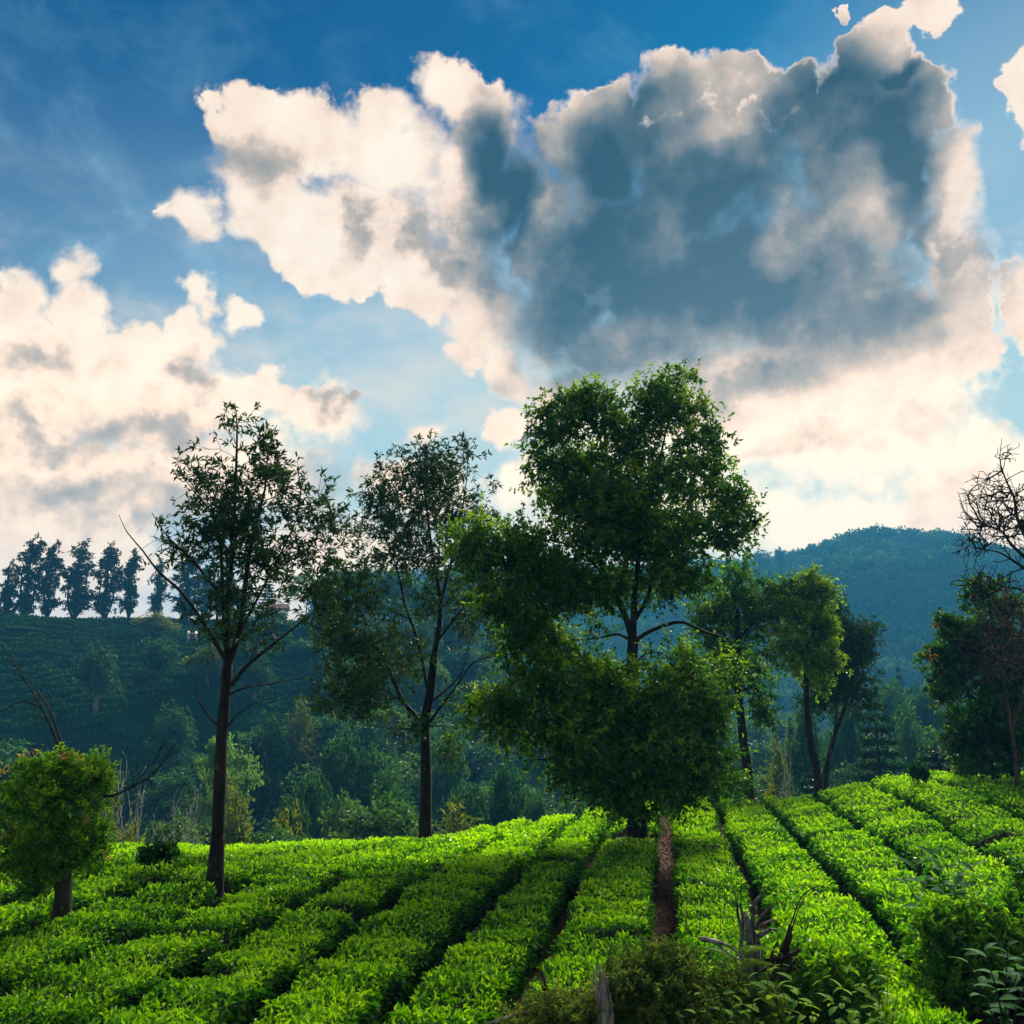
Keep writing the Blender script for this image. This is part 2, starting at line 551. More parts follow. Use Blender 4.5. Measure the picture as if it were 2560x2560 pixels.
def build_ground():
    azs = np.concatenate([np.arange(-180, -44, 4.0), np.arange(-44, 44.01, 0.5), np.arange(48, 180.1, 4.0)])
    rs = np.concatenate([np.linspace(0.3, 12, 36), np.linspace(12.4, 45, 66), np.geomspace(46, 330, 90), np.linspace(336, 800, 70), np.geomspace(830, 6000, 22)])
    A, R = np.meshgrid(np.radians(azs), rs, indexing='ij')
    X = R * np.sin(A); Y = R * np.cos(A)
    Z = H(X, Y)
    V = np.stack([X, Y, Z], -1).reshape(-1, 3)
    nA, nR = A.shape
    i = (np.arange(nA - 1)[:, None] * nR + np.arange(nR - 1)[None]).ravel()
    F = np.stack([i, i + 1, i + nR + 1, i + nR], 1)
    u, v = uv(V[:, 0], V[:, 1])
    cov = sst(v, 33, 37) + (1 - sst(v, 5.0, 8.5))
    m, T = new_mat('ground_cover')
    a = T.node('ShaderNodeAttribute', attribute_name='rnd').outputs['Fac']
    pos = T.node('ShaderNodeTexCoord').outputs['Object']
    n1 = T.noise(pos, 1.6, 7, 0.62)
    soil = T.mix(T.ss(n1, 0.3, 0.7), (0.05, 0.027, 0.017), (0.14, 0.075, 0.048))
    grass = T.mix(T.ss(T.noise(pos, 0.35, 7, 0.6), 0.35, 0.65), (0.018, 0.045, 0.012), (0.05, 0.085, 0.02))
    c = T.mix(a, soil, grass)
    bp = T.node('ShaderNodeBump', {'Strength': 0.8, 'Distance': 0.06, 'Height': T.noise(pos, 6.0, 7, 0.65)})
    pb = T.node('ShaderNodeBsdfPrincipled', {'Base Color': c, 'Roughness': 1.0, 'Normal': bp.outputs[0], 'Specular IOR Level': 0.0})
    T.node('ShaderNodeOutputMaterial', {0: pb.outputs[0]})
    mobj('ground', mesh_np('ground', V, F, m, np.clip(cov, 0, 1), smooth=True), kind='structure')


build_ground()

# trodden earth path between the hedges
def build_path(u0, v0, v1, w, name):
    vs = np.arange(v0, v1, 0.12)
    ks = np.linspace(-1, 1, 7)
    Vv, K = np.meshgrid(vs, ks, indexing='ij')
    U = u0 + 0.06 * np.sin(Vv * .7) + K * w / 2 * (1 + .15 * vnoise(Vv * 1.3, K * 0, 4))
    step = 0.06 * np.abs(((Vv * 0.45 + 0.15 * vnoise(Vv, K * 2, 6)) % 1.0) - 0.5)
    X, Y = xy(U, Vv)
    Z = H(X, Y) + 0.03 + step + 0.025 * fbm(U * 5, Vv * 5, 12, 3) - 0.05 * K ** 4
    n = len(ks)
    i = (np.arange(len(vs) - 1)[:, None] * n + np.arange(n - 1)[None]).ravel()
    F = np.stack([i, i + 1, i + n + 1, i + n], 1)
    mobj(name, mesh_np(name, np.stack([X, Y, Z], -1).reshape(-1, 3), F, M['soil'], smooth=True), kind='structure')


# ------------------------------------------------------------------ tea hedges
TEA_H = 0.64
GAPS = [-27.5, -25.8, -24.2, -22.6, -21.1, -19.6, -18.1, -16.6, -15.1, -13.7, -12.3, -10.9, -9.45, -7.75, -6.1, -4.7, -3.2, -1.85, -0.25, 1.3, 2.95, 4.55, 6.2, 7.9, 9.5, 11.1, 12.7, 14.4, 16.1]
GAPW = {-9.45: .56, -7.75: .38, -6.1: .40, -4.7: .40, -3.2: .46, -1.85: .36, -0.25: .50, 1.3: .34, 2.95: .42, 4.55: .36, 6.2: .32}
ROWSEED = {}


def gap_line(g, v):
    """centre line of a gap: nearly straight, wandering a little"""
    k = 0.10 if g > 1 else 0.07
    sl = 0.012 * (20 - v) if abs(g - 2.95) < .1 else 0.0
    return g + sl + k * vnoise(v * .28, 0 * v + g * 3.1, 2) + 0.05 * vnoise(v * .9, 0 * v + g, 3)


def hedge_profile(u, v, ua, ub, seed):
    """height of the clipped table of one hedge above the soil, 0 outside it"""
    s = (u - ua) / (ub - ua) * 2 - 1
    h = TEA_H * (1 - 0.10 * np.abs(s) ** 6) + 0.065 * fbm(u * 1.1, v * 1.1, seed, 2) + 0.035 * vnoise(u * 4, v * 4, seed + 5)
    h = h + 0.05 * np.cos(v * 2 * math.pi / 1.15 + seed) * (0.4 + 0.6 * np.abs(s))
    return h


def notches(seed, left):
    r = random.Random(seed * 77 + 5)
    out = []
    v = r.uniform(8, 13)
    while v < 34:
        out.append((v, r.uniform(.10, .24), r.uniform(.35, .85), r.uniform(-.35, .35), r.random()))
        v += r.uniform(2.8, 7.0) if left else r.uniform(3.5, 8)
    return out


def notch_depth(u, v, ua, ub, ns):
    s = (u - ua) / (ub - ua) * 2 - 1
    d = np.zeros_like(v)
    for (vn, w, dep, sk, part) in ns:
        q = np.abs(v - vn - sk * (u - ua)) / w
        side = 1.0 if part > .55 else (sst(s, -.3, .5) if part > .28 else sst(-s, -.3, .5))
        d = np.maximum(d, dep * np.clip(1.25 - q, 0, 1) ** .6 * side)
    return d


TREE_CLEAR = []   # (u, v, radius) kept free of hedge


def hedge(k, label):
    ga, gb = GAPS[k], GAPS[k + 1]
    wa, wb = GAPW.get(ga, .40) / 2, GAPW.get(gb, .40) / 2
    seed = 100 + k
    v0 = 8.2 if gb < 2 else (9.4 if gb < 3.5 else (12.6 if gb < 5 else 12.2))
    um = (ga + gb) / 2
    v1 = float(edge_v(np.array([um]))[0]) + 1.2
    ns = notches(seed, um < 0)
    ROWSEED[k] = ns
    x0, y0 = xy(um, v0)
    rng = np.random.default_rng(seed)
    # nothing of a hedge far outside the frame is needed
    vs_all = np.arange(v0, v1, 0.2)
    xx, yy = xy(um, vs_all)
    vis = np.abs(xx) < yy * 0.66 + 2.5
    if not vis.any():
        return None
    v0 = float(vs_all[vis][0])
    root = thing('tea_hedge', label, 'tea hedge', (xy(um, v0)[0], xy(um, v0)[1], 0), 'rows of tea bushes across the slope')
    ox, oy = root.location.x, root.location.y
    # inner mass of twigs and old leaves
    vs = np.arange(v0, v1, 0.22)
    prof = [(-1, 0.02), (-1, .45), (-.97, .80), (-.8, .97), (-.4, 1), (0, 1), (.4, 1), (.8, .97), (.97, .80), (1, .45), (1, 0.02)]
    a = gap_line(ga, vs) + wa; b = gap_line(gb, vs) - wb
    V = []
    for (s, hh) in prof:
        inset = 0.09
        U = (a + b) / 2 + s * ((b - a) / 2 - inset)
        nd = notch_depth(U, vs, a, b, ns)
        hz = hedge_profile(U, vs, a, b, seed)
        X, Y = xy(U, vs)
        Z = H(X, Y) + np.maximum(hz * hh - (0.09 + nd) * (hh > .5), 0.0) - (0.1 if hh < .1 else 0)
        V.append(np.stack([X - ox, Y - oy, Z], -1))
    V = np.stack(V, 1)
    n = len(prof)
    i = (np.arange(len(vs) - 1)[:, None] * n + np.arange(n - 1)[None]).ravel()
    F = np.stack([i, i + 1, i + n + 1, i + n], 1)
    caps = [np.concatenate([F])]
    core = mobj('bush', mesh_np('bush', V.reshape(-1, 3), F, M['tea_core'], smooth=True), root)
    # leaves: over the table, down both flanks and over both ends
    Ps = []; As = []; Ls = []; Ws = []; Rs = []; fine = []
    for (lo, hi, dens, size) in ((v0, 13.0, 950, .080), (13.0, 17.5, 740, .084), (17.5, 23, 480, .096), (23, 40, 290, .115)):
        lo2, hi2 = max(lo, v0), min(hi, v1)
        if hi2 <= lo2:
            continue
        area = (gb - ga) * (hi2 - lo2)
        N = int(area * dens)
        v = rng.uniform(lo2, hi2, N)
        a = gap_line(ga, v) + wa; b = gap_line(gb, v) - wb
        s = rng.uniform(-1, 1, N)
        u = (a + b) / 2 + s * (b - a) / 2
        hz = hedge_profile(u, v, a, b, seed)
        nd = notch_depth(u, v, a, b, ns)
        X, Y = xy(u, v)
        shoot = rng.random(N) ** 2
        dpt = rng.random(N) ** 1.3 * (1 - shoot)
        keep = nd < 0.3 + .3 * rng.random(N)
        Z = H(X, Y) + hz - nd - 0.04 - 0.15 * dpt + 0.06 * shoot
        ax = rng.normal(size=(N, 3)) * np.array([1, 1, .5]) + np.array([0, 0, 1.0]) * (0.35 + 1.1 * shoot)[:, None]
        Ps.append(np.stack([X - ox, Y - oy, Z], -1)[keep]); As.append(ax[keep])
        sz = size * rng.uniform(.65, 1.3, N)
        Ls.append(sz[keep]); Ws.append((sz * rng.uniform(.34, .5, N))[keep])
        hue = 0.42 - .34 * dpt + 0.46 * shoot + 0.22 * fbm(u * .8, v * .8, seed + 3, 2) + 0.20 * rng.normal(size=N) + 0.14 * sst(v, 19, 30) - 0.5 * nd - .35 * (rng.random(N) < .06)  # deep and notch leaves darkened as shade, far rows brightened as backlight
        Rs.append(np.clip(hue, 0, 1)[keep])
        # flanks
        N2 = int((hi2 - lo2) * .6 * 2 * dens * .62)
        v = rng.uniform(lo2, hi2, N2)
        side = np.where(rng.random(N2) < .5, -1.0, 1.0)
        a = gap_line(ga, v) + wa; b = gap_line(gb, v) - wb
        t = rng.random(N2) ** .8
        u = (a + b) / 2 + side * ((b - a) / 2 - 0.07 * (1 - t) - .10 * rng.random(N2) + 0.05 * vnoise(v * 2.2, t * 2, seed + 8))
        hz = hedge_profile(u, v, a, b, seed)
        nd = notch_depth(u, v, a, b, ns)
        X, Y = xy(u, v)
        Z = H(X, Y) + 0.08 + (hz - nd - .1) * t
        keep = nd < .4
        ou = side * CS; ov = -side * SN
        ax = rng.normal(size=(N2, 3)) * .7 + np.stack([ou, ov, np.full(N2, .15)], -1)
        Ps.append(np.stack([X - ox, Y - oy, Z], -1)[keep]); As.append(ax[keep])
        sz = size * 1.1 * rng.uniform(.7, 1.3, N2)
        Ls.append(sz[keep]); Ws.append((sz * rng.uniform(.36, .5, N2))[keep])
        Rs.append(np.clip(0.02 + 0.24 * t ** 2 + .1 * rng.normal(size=N2), 0, 1)[keep])  # flank leaves coloured dark, painting shade into the gaps
    P_ = np.concatenate(Ps); A_ = np.concatenate(As); L_ = np.concatenate(Ls); W_ = np.concatenate(Ws); R_ = np.concatenate(Rs)
    # drop leaves outside the part of the slope that can be seen
    wx = P_[:, 0] + ox; wy = P_[:, 1] + oy
    ok = np.abs(wx) < wy * 0.64 + 1.2
    for (tu, tv, tr) in TREE_CLEAR:
        tx, ty = xy(tu, tv)
        ok &= (wx - tx) ** 2 + (wy - ty) ** 2 > tr ** 2
    P_, A_, L_, W_, R_ = P_[ok], A_[ok], L_[ok], W_[ok], R_[ok]
    Vl, Fl, nv = leaf_mesh(P_, A_, L_, W_, rng, curl=.3)
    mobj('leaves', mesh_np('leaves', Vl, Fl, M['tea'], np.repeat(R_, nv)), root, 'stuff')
    return root

# ------------------------------------------------------------------ trees
def catmull(pts, step):
    """pts (n,4) x y z r -> smooth dense polyline"""
    p = np.asarray(pts, float)
    if len(p) < 2:
        return p
    q = np.vstack([2 * p[0] - p[1], p, 2 * p[-1] - p[-2]])
    out = []
    for i in range(1, len(q) - 2):
        L = np.linalg.norm(q[i + 1, :3] - q[i, :3])
        n = max(1, int(round(L / step)))
        t = np.linspace(0, 1, n, endpoint=False)[:, None]
        a, b, c, d = q[i - 1], q[i], q[i + 1], q[i + 2]
        out.append(0.5 * ((2 * b) + (-a + c) * t + (2 * a - 5 * b + 4 * c - d) * t ** 2 + (-a + 3 * b - 3 * c + d) * t ** 3))
    out.append(p[-1:])
    o = np.vstack(out)
    o[:, 3] = np.maximum(o[:, 3], 0.003)
    return o


def tube(pl, sides=8, flare=0.0, lump=0.0, seed=0):
    """ring tube along a dense polyline (n,4)"""
    P_ = pl[:, :3]; R_ = pl[:, 3].copy()
    n = len(P_)
    T_ = norm(np.gradient(P_, axis=0))
    ref = np.array([1.0, 0.15, 0])
    Xa = norm(np.cross(T_, ref)); Ya = norm(np.cross(T_, Xa))
    a = np.linspace(0, 2 * math.pi, sides, endpoint=False)
    rr = R_[:, None] * np.ones((1, sides))
    if flare:
        hgt = P_[:, 2] - P_[0, 2]
        rr = rr * (1 + flare * np.exp(-hgt / (R_[0] * 2.5))[:, None] * (0.6 + 0.4 * np.cos(a * 5 + seed)[None]))
    if lump:
        rr = rr * (1 + lump * vnoise(np.cumsum(np.r_[0, np.linalg.norm(np.diff(P_, axis=0), axis=1)])[:, None] * 2.5 + 0 * a, a[None] * 1.3 + seed, seed))
    V = P_[:, None] + rr[..., None] * (np.cos(a)[None, :, None] * Xa[:, None] + np.sin(a)[None, :, None] * Ya[:, None])
    V = V.reshape(-1, 3)
    i = np.arange(n - 1)[:, None] * sides; j = np.arange(sides)[None]; j2 = (j + 1) % sides
    F = np.stack([i + j, i + j2, i + sides + j2, i + sides + j], -1).reshape(-1, 4)
    # close the end
    V = np.vstack([V, P_[-1:] + T_[-1:] * R_[-1]])
    e = (n - 1) * sides
    cap = np.stack([e + j[0], e + j2[0], np.full(sides, len(V) - 1), np.full(sides, len(V) - 1)], 1)[:, :3]
    return V, F, cap


def frusta(A, B, ra, rb, sides=3):
    T_ = norm(B - A)
    ref = np.where(np.abs(T_[:, 2:3]) > .8, np.array([[1.0, 0, 0]]), np.array([[0, 0, 1.0]]))
    X_ = norm(np.cross(T_, ref)); Y_ = np.cross(T_, X_)
    a = np.linspace(0, 2 * math.pi, sides, endpoint=False)
    off = np.cos(a)[None, :, None] * X_[:, None] + np.sin(a)[None, :, None] * Y_[:, None]
    VA = A[:, None] + off * ra[:, None, None]; VB = B[:, None] + off * rb[:, None, None]
    V = np.concatenate([VA, VB], 1).reshape(-1, 3)
    b = np.arange(len(A))[:, None] * 2 * sides
    j = np.arange(sides)[None]; j2 = (j + 1) % sides
    F = np.stack([b + j, b + j2, b + sides + j2, b + sides + j], -1).reshape(-1, 4)
    return V, F


def merge(parts):
    """[(V, F4, F3 or None)] -> V, [F4, F3]"""
    Vs = []; Q = []; T_ = []; o = 0
    for p in parts:
        V, F = p[0], p[1]
        Vs.append(V)
        (Q if F.shape[1] == 4 else T_).append(F + o)
        if len(p) > 2 and p[2] is not None:
            T_.append(p[2] + o)
        o += len(V)
    fs = []
    if Q: fs.append(np.concatenate(Q))
    if T_: fs.append(np.concatenate(T_))
    return np.concatenate(Vs), fs


def sample_blobs(blobs, n, rng, shell=0.5):
    """points in ellipsoids (cx,cy,cz,rx,ry,rz[,weight]) picked by volume^(2/3)"""
    B = np.array([b[:6] for b in blobs], float)
    w = (B[:, 3] * B[:, 4] * B[:, 5]) ** (2 / 3.)
    w = w * np.array([b[6] if len(b) > 6 else 1.0 for b in blobs])
    k = rng.choice(len(B), n, p=w / w.sum())
    ns_ = 9
    sub = norm(rng.normal(size=(len(B), ns_, 3))) * rng.uniform(.25, .72, (len(B), ns_, 1))
    sr = rng.uniform(.42, .72, (len(B), ns_))
    j = rng.integers(0, ns_, n)
    d = norm(rng.normal(size=(n, 3)))
    r = rng.random(n) ** (1 / 3.)
    r = np.where(rng.random(n) < shell, 0.72 + 0.28 * rng.random(n) ** .7, r)
    q = sub[k, j] + d * (r * sr[k, j])[:, None]
    return B[k, :3] + q * 1.16 * B[k, 3:6], k


def grow(limbs, targets, step=0.35, bend=0.6, pathw=0.25, rtip=0.006, expo=2.3, maxr=0.08, rng=None):
    """connects every target point to the nearest sensible place on the limbs, like a growing crown"""
    pos = []; par = []; direc = []; path = []
    sk = []
    for L in limbs:
        for i, p in enumerate(L):
            sk.append(p)
            d = L[min(i + 1, len(L) - 1), :3] - L[max(i - 1, 0), :3]
            pos.append(p[:3]); direc.append(d / max(np.linalg.norm(d), 1e-6)); par.append(-1)
            path.append(0.0)
    ns = len(pos)
    cap = ns + int(len(targets) * 14) + 10
    PP = np.zeros((cap, 3)); PP[:ns] = pos
    DD = np.zeros((cap, 3)); DD[:ns] = direc
    PA = np.full(cap, -1); PT = np.zeros(cap)
    srad = np.array([s[3] for s in sk])
    # prefer the outer parts of limbs
    n = ns
    d0 = np.array([np.min(np.linalg.norm(PP[:ns] - t, axis=1)) for t in targets]) if len(targets) else []
    tips = np.zeros(len(targets), int)
    for ti in np.argsort(d0):
        t = targets[ti]
        dv = t - PP[:n]
        d = np.sqrt((dv * dv).sum(1)) + 1e-6
        cosb = (dv * DD[:n]).sum(1) / d
        cost = d * (1 + bend * (1 - cosb)) + pathw * PT[:n]
        q = int(np.argmin(cost))
        L = d[q]
        k = max(1, min(12, int(round(L / step))))
        c = PP[q] + DD[q] * L * 0.38 + np.array([0, 0, .04 * L])
        prev = q
        tt = (np.arange(1, k + 1) / k)[:, None]
        pts = (1 - tt) ** 2 * PP[q] + 2 * tt * (1 - tt) * c + tt ** 2 * t
        if k > 1:
            pts[:-1] += rng.normal(size=(k - 1, 3)) * step * .07
        for j in range(k):
            if n >= cap:
                break
            PP[n] = pts[j]
            dd = pts[j] - PP[prev]
            DD[n] = dd / max(np.linalg.norm(dd), 1e-6)
            PA[n] = prev; PT[n] = PT[prev] + np.linalg.norm(dd)
            prev = n
            n += 1
        tips[ti] = prev
    # radii by the pipe rule
    R = np.zeros(n); acc = np.zeros(n)
    for i in range(n - 1, ns - 1, -1):
        a = acc[i] if acc[i] > 0 else rtip ** expo
        R[i] = a ** (1 / expo)
        acc[PA[i]] += a
    R = np.minimum(R, maxr)
    e = np.arange(ns, n)
    ra = R[e].copy()
    pa = PA[e]
    rpar = np.where(pa >= ns, R[np.maximum(pa, 0)], np.minimum(srad[np.minimum(pa, ns - 1)] * .9, R[e] * 1.25))
    rpar = np.minimum(rpar, R[e] * 1.6)
    return PP[:n], PA[:n], R, e, rpar, tips, DD[:n]


def twig_mesh(PP, PA, R, e, rpar):
    parts = []
    big = R[e] > 0.022
    for sel, sides in ((big, 6), (~big, 3)):
        if sel.any():
            ee = e[sel]
            V, F = frusta(PP[PA[ee]], PP[ee], rpar[sel], R[ee], sides)
            parts.append((V, F))
    return merge(parts)


def build_tree(name, label, cat, base, trunk, limbs, blobs, n_tip, leaf, leafmat, barkmat, group=None, seed=1, step=0.35,
               bend=0.6, pathw=0.25, rtip=0.006, maxr=0.08, shell=0.5, limb_name='limb', flare=0.5, extra_tips=None, root=None):
    """trunk / limbs: lists of (x,y,z,r) in the tree's own metres. leaf: dict"""
    rng = np.random.default_rng(seed)
    if root is None:
        root = thing(name, label, cat, base, group)
    tk = catmull(trunk, 0.18 if trunk[0][3] > .1 else .1)
    V, F, cap = tube(tk, 12, flare, 0.10, seed)
    v_, f_ = merge([(V, F, cap)])
    mobj('trunk', mesh_np('trunk', v_, f_, barkmat, smooth=True), root)
    dense = [tk]
    for L in limbs:
        c = catmull(L, 0.22)
        dense.append(c)
        V, F, cap = tube(c, 8, 0, .10, seed + 3)
        v_, f_ = merge([(V, F, cap)])
        mobj(limb_name, mesh_np(limb_name, v_, f_, barkmat, smooth=True), root)
    # leave the bare lower trunk free of twigs
    sk = [d if i else d[int(len(d) * .80):] for i, d in enumerate(dense)]
    sk = [s[int(len(s) * .15):] if i else s for i, s in enumerate(sk)]
    if n_tip:
        tg, kb = sample_blobs(blobs, n_tip, rng, shell)
        PP, PA, R, e, rpar, tips, DD = grow(sk, tg, step, bend, pathw, rtip, 2.3, maxr, rng)
        tm = [twig_mesh(PP, PA, R, e, rpar)]
        if leaf:
            Vl, Fl, rn, tw = crown(PP, PA, tips, DD, kb, rng, leaf)
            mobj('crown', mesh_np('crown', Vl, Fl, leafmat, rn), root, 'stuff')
            if tw is not None:
                tm[0] = (tm[0][0], tm[0][1][0])
                tm.append(tw)
                v_, f_ = merge(tm)
                tm = [(v_, f_)]
        v_, f_ = tm[0]
        mobj('twigs', mesh_np('twigs', v_, f_, barkmat), root, 'stuff')
    return root


def crown(PP, PA, tips, DD, kb, rng, leaf):
    """leafy shoots: every twig end carries a few short sprays with leaves set along them"""
    nsh = leaf.get('shoots', 4)
    per = max(2, leaf['per'] // nsh)
    rate = leaf.get('rate')
    tp = tips
    if rate is not None:      # some parts of the crown are barer
        tp = tp[rng.random(len(tp)) < np.array(rate)[kb]]
    clump_t = rng.random(len(PP))
    t = np.repeat(tp, nsh)
    n = len(t)
    d = norm(DD[t] * leaf.get('stiff', .55) + norm(rng.normal(size=(n, 3))) + np.array([0, 0, leaf.get('up', .15)]))
    ln = leaf['spread'] * rng.uniform(.45, 1.6, n)
    b0 = PP[t] - DD[t] * (leaf['spread'] * .4 * rng.random(n))[:, None]
    k = np.repeat(np.arange(n), per)
    m = len(k)
    s = rng.random(m)
    s = s ** .22 if leaf['kind'] == 'rosette' else .12 + .88 * s
    sag = leaf.get('sag', .12)
    P_ = b0[k] + d[k] * (ln[k] * s)[:, None] + rng.normal(size=(m, 3)) * leaf['size'] * .12
    P_[:, 2] -= sag * ln[k] * s ** 2
    A_ = norm(norm(rng.normal(size=(m, 3))) + d[k] * .55 + np.array([0, 0, leaf.get('lift', -.2)]))
    sz = leaf['size'] * rng.uniform(.55, 1.3, m)
    V, F, nv = leaf_mesh(P_, A_, sz, sz * leaf.get('wide', .42) * rng.uniform(.8, 1.2, m), rng, curl=leaf.get('curl', .25))
    sh_hue = rng.random(n)
    rn = np.clip(leaf.get('hue', .35) + .50 * (clump_t[t][k] - .5) + .30 * (sh_hue[k] - .5) + .14 * rng.normal(size=m) + leaf.get('tip', .12) * (s - .5) + leaf.get('tip', 0) * np.clip(d[k][:, 2], -.5, 1) * .8, 0, 1)  # random clump tones also stand for clumps lit by the sky
    tw = None
    if leaf.get('twigs'):
        e1 = b0 + d * ln[:, None]
        e1[:, 2] -= sag * ln
        r_ = np.full(n, leaf['twigs'])
        tw = frusta(b0, e1, r_, r_ * .6, 3)
    return V, F, np.repeat(rn, nv), tw


def copy_tree(src, loc, rotz, scale, label=None, group=None):
    r = src.copy()
    COL.objects.link(r)
    r.location = loc
    r.rotation_euler = (0, 0, rotz)
    r.scale = scale
    if label:
        r['label'] = label
    if group:
        r['group'] = group
    for ch in list(src.children):
        c = ch.copy()
        COL.objects.link(c)
        c.parent = r
    return r


M['bark_dark'] = bark_mat('dark_bark', (0.006, 0.005, 0.005), (0.026, 0.021, 0.018), 7.0, lichen=(0.10, 0.11, 0.09))
M['bark_mossy'] = bark_mat('mossy_bark', (0.012, 0.013, 0.008), (0.05, 0.05, 0.03), 6.0, lichen=(0.09, 0.12, 0.05))
M['bark_pale'] = bark_mat('pale_bark', (0.06, 0.065, 0.058), (0.17, 0.175, 0.16), 5.0)
M['bark_bare'] = bark_mat('pale_bare_bark', (0.22, 0.24, 0.22), (0.42, 0.43, 0.40), 5.0)
M['bark_grey'] = bark_mat('weathered_wood', (0.08, 0.08, 0.085), (0.34, 0.34, 0.36), 11.0)
M['bark_purple'] = bark_mat('purple_brown_twigs', (0.035, 0.022, 0.028), (0.085, 0.06, 0.07), 8.0)
M['leaf_silk'] = leaf_mat('grey_olive_leaf', (0.010, 0.036, 0.018), (0.028, 0.080, 0.030), (0.11, 0.19, 0.03), .22, .6, (1.2, 1.3, .5), .2)
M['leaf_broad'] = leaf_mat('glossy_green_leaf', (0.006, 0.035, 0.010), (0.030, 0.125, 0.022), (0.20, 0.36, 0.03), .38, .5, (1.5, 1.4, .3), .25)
M['leaf_litchi'] = leaf_mat('dense_green_leaf', (0.010, 0.07, 0.012), (0.06, 0.23, 0.014), (0.26, 0.50, 0.02), .42, .5, (1.5, 1.3, .3), .25, patch=4.0)
M['leaf_orange'] = leaf_mat('young_orange_leaf', (0.30, 0.14, 0.06), (0.50, 0.24, 0.14), (0.62, 0.36, 0.22), .4, .5, (1.2, 1.0, .6))
M['leaf_far'] = leaf_mat('forest_leaf', (0.010, 0.050, 0.018), (0.035, 0.125, 0.034), (0.11, 0.23, 0.05), .32, .6, (1.4, 1.3, .5), .2, .15, .5)
M['leaf_forest'] = leaf_mat('mountain_forest_leaf', (0.004, 0.018, 0.010), (0.020, 0.075, 0.022), (0.085, 0.17, 0.04), .2, .9, (1.3, 1.3, .5), 0.0, .02)
M['leaf_olive'] = leaf_mat('olive_leaf', (0.03, 0.07, 0.015), (0.10, 0.17, 0.03), (0.20, 0.26, 0.04), .38, .6, (1.4, 1.2, .3), .2, .3, .3)
M['leaf_conifer'] = leaf_mat('conifer_needles', (0.006, 0.028, 0.014), (0.014, 0.055, 0.022), (0.03, 0.085, 0.03), .15, .6, (1.3, 1.2, .5), .2, .3)
M['leaf_pale'] = leaf_mat('pale_feather_leaf', (0.05, 0.13, 0.045), (0.10, 0.23, 0.07), (0.20, 0.34, 0.10), .4, .5, (1.3, 1.3, .5), .3, .3)

# ------------------------------------------------------------------ tea field
def loc_px(px, py, Y, B, dy=0.0):
    return tuple(at(px, py, Y + dy) - np.asarray(B, float))


def limb_px(pts, Y, B, dy0=0.0, dy1=0.0):
    """(px, py, radius_m) along a limb that leans from dy0 to dy1 metres behind the trunk"""
    n = len(pts)
    out = []
    for i, (px, py, r) in enumerate(pts):
        x, y, z = loc_px(px, py, Y, B, dy0 + (dy1 - dy0) * (i / max(1, n - 1)) ** 1.2)
        out.append((x, y, z, r))
    return out


def blobs_px(bl, Y, B, deep=1.0):
    k = Y / FPX / 0.99
    out = []
    for b in bl:
        px, py, rx, ry = b[:4]
        dy = b[4] if len(b) > 4 else 0.0
        w = b[5] if len(b) > 5 else 1.0
        c = loc_px(px, py, Y, B, dy)
        out.append((c[0], c[1], c[2], rx * k, max(rx, ry * .8) * k * deep, ry * k, w))
    return out


def root_at(px, py, h=0.0):
    x, y = hit(px, py, h)
    return np.array([x, y, h1(x, y)])


B_LEFT = root_at(62, 922, .62)
B_T1 = root_at(216, 886, .62)
_x = at(427, 842, 27.5)[0]
B_T2 = np.array([_x, 27.5, h1(_x, 27.5)])
B_T3 = root_at(637, 851, 0.25)
for b, r in ((B_LEFT, .25), (B_T1, .3), (B_T2, .3), (B_T3, .9)):
    tu, tv = uv(b[0], b[1])
    TREE_CLEAR.append((tu, tv, r))

n_left = sum(1 for g in GAPS[:-1] if g < -0.3)
ORD = ['first', 'second', 'third', 'fourth', 'fifth', 'sixth', 'seventh', 'eighth', 'ninth', 'tenth', 'eleventh', 'twelfth', 'thirteenth',
       'fourteenth', 'fifteenth', 'sixteenth', 'seventeenth', 'eighteenth', 'nineteenth', 'twentieth']
for k in range(len(GAPS) - 1):
    if GAPS[k] < -0.3:
        i = n_left - 1 - k
        lab = f"clipped bright green tea hedge, {ORD[i]} row to the left of the bare earth path"
        if i == 0:
            lab = "tea hedge with the biggest tree standing in it, directly left of the earth path"
    else:
        i = k - n_left
        lab = f"clipped bright green tea hedge, {ORD[i]} row to the right of the bare earth path"
        if i == 0:
            lab = "clipped tea hedge with bright yellow tips directly right of the earth path"
    hedge(k, lab)
build_path(-0.25, 8.0, 33.5, 0.56, 'path')
build_path(1.3, 12.0, 33.0, 0.30, 'furrow')

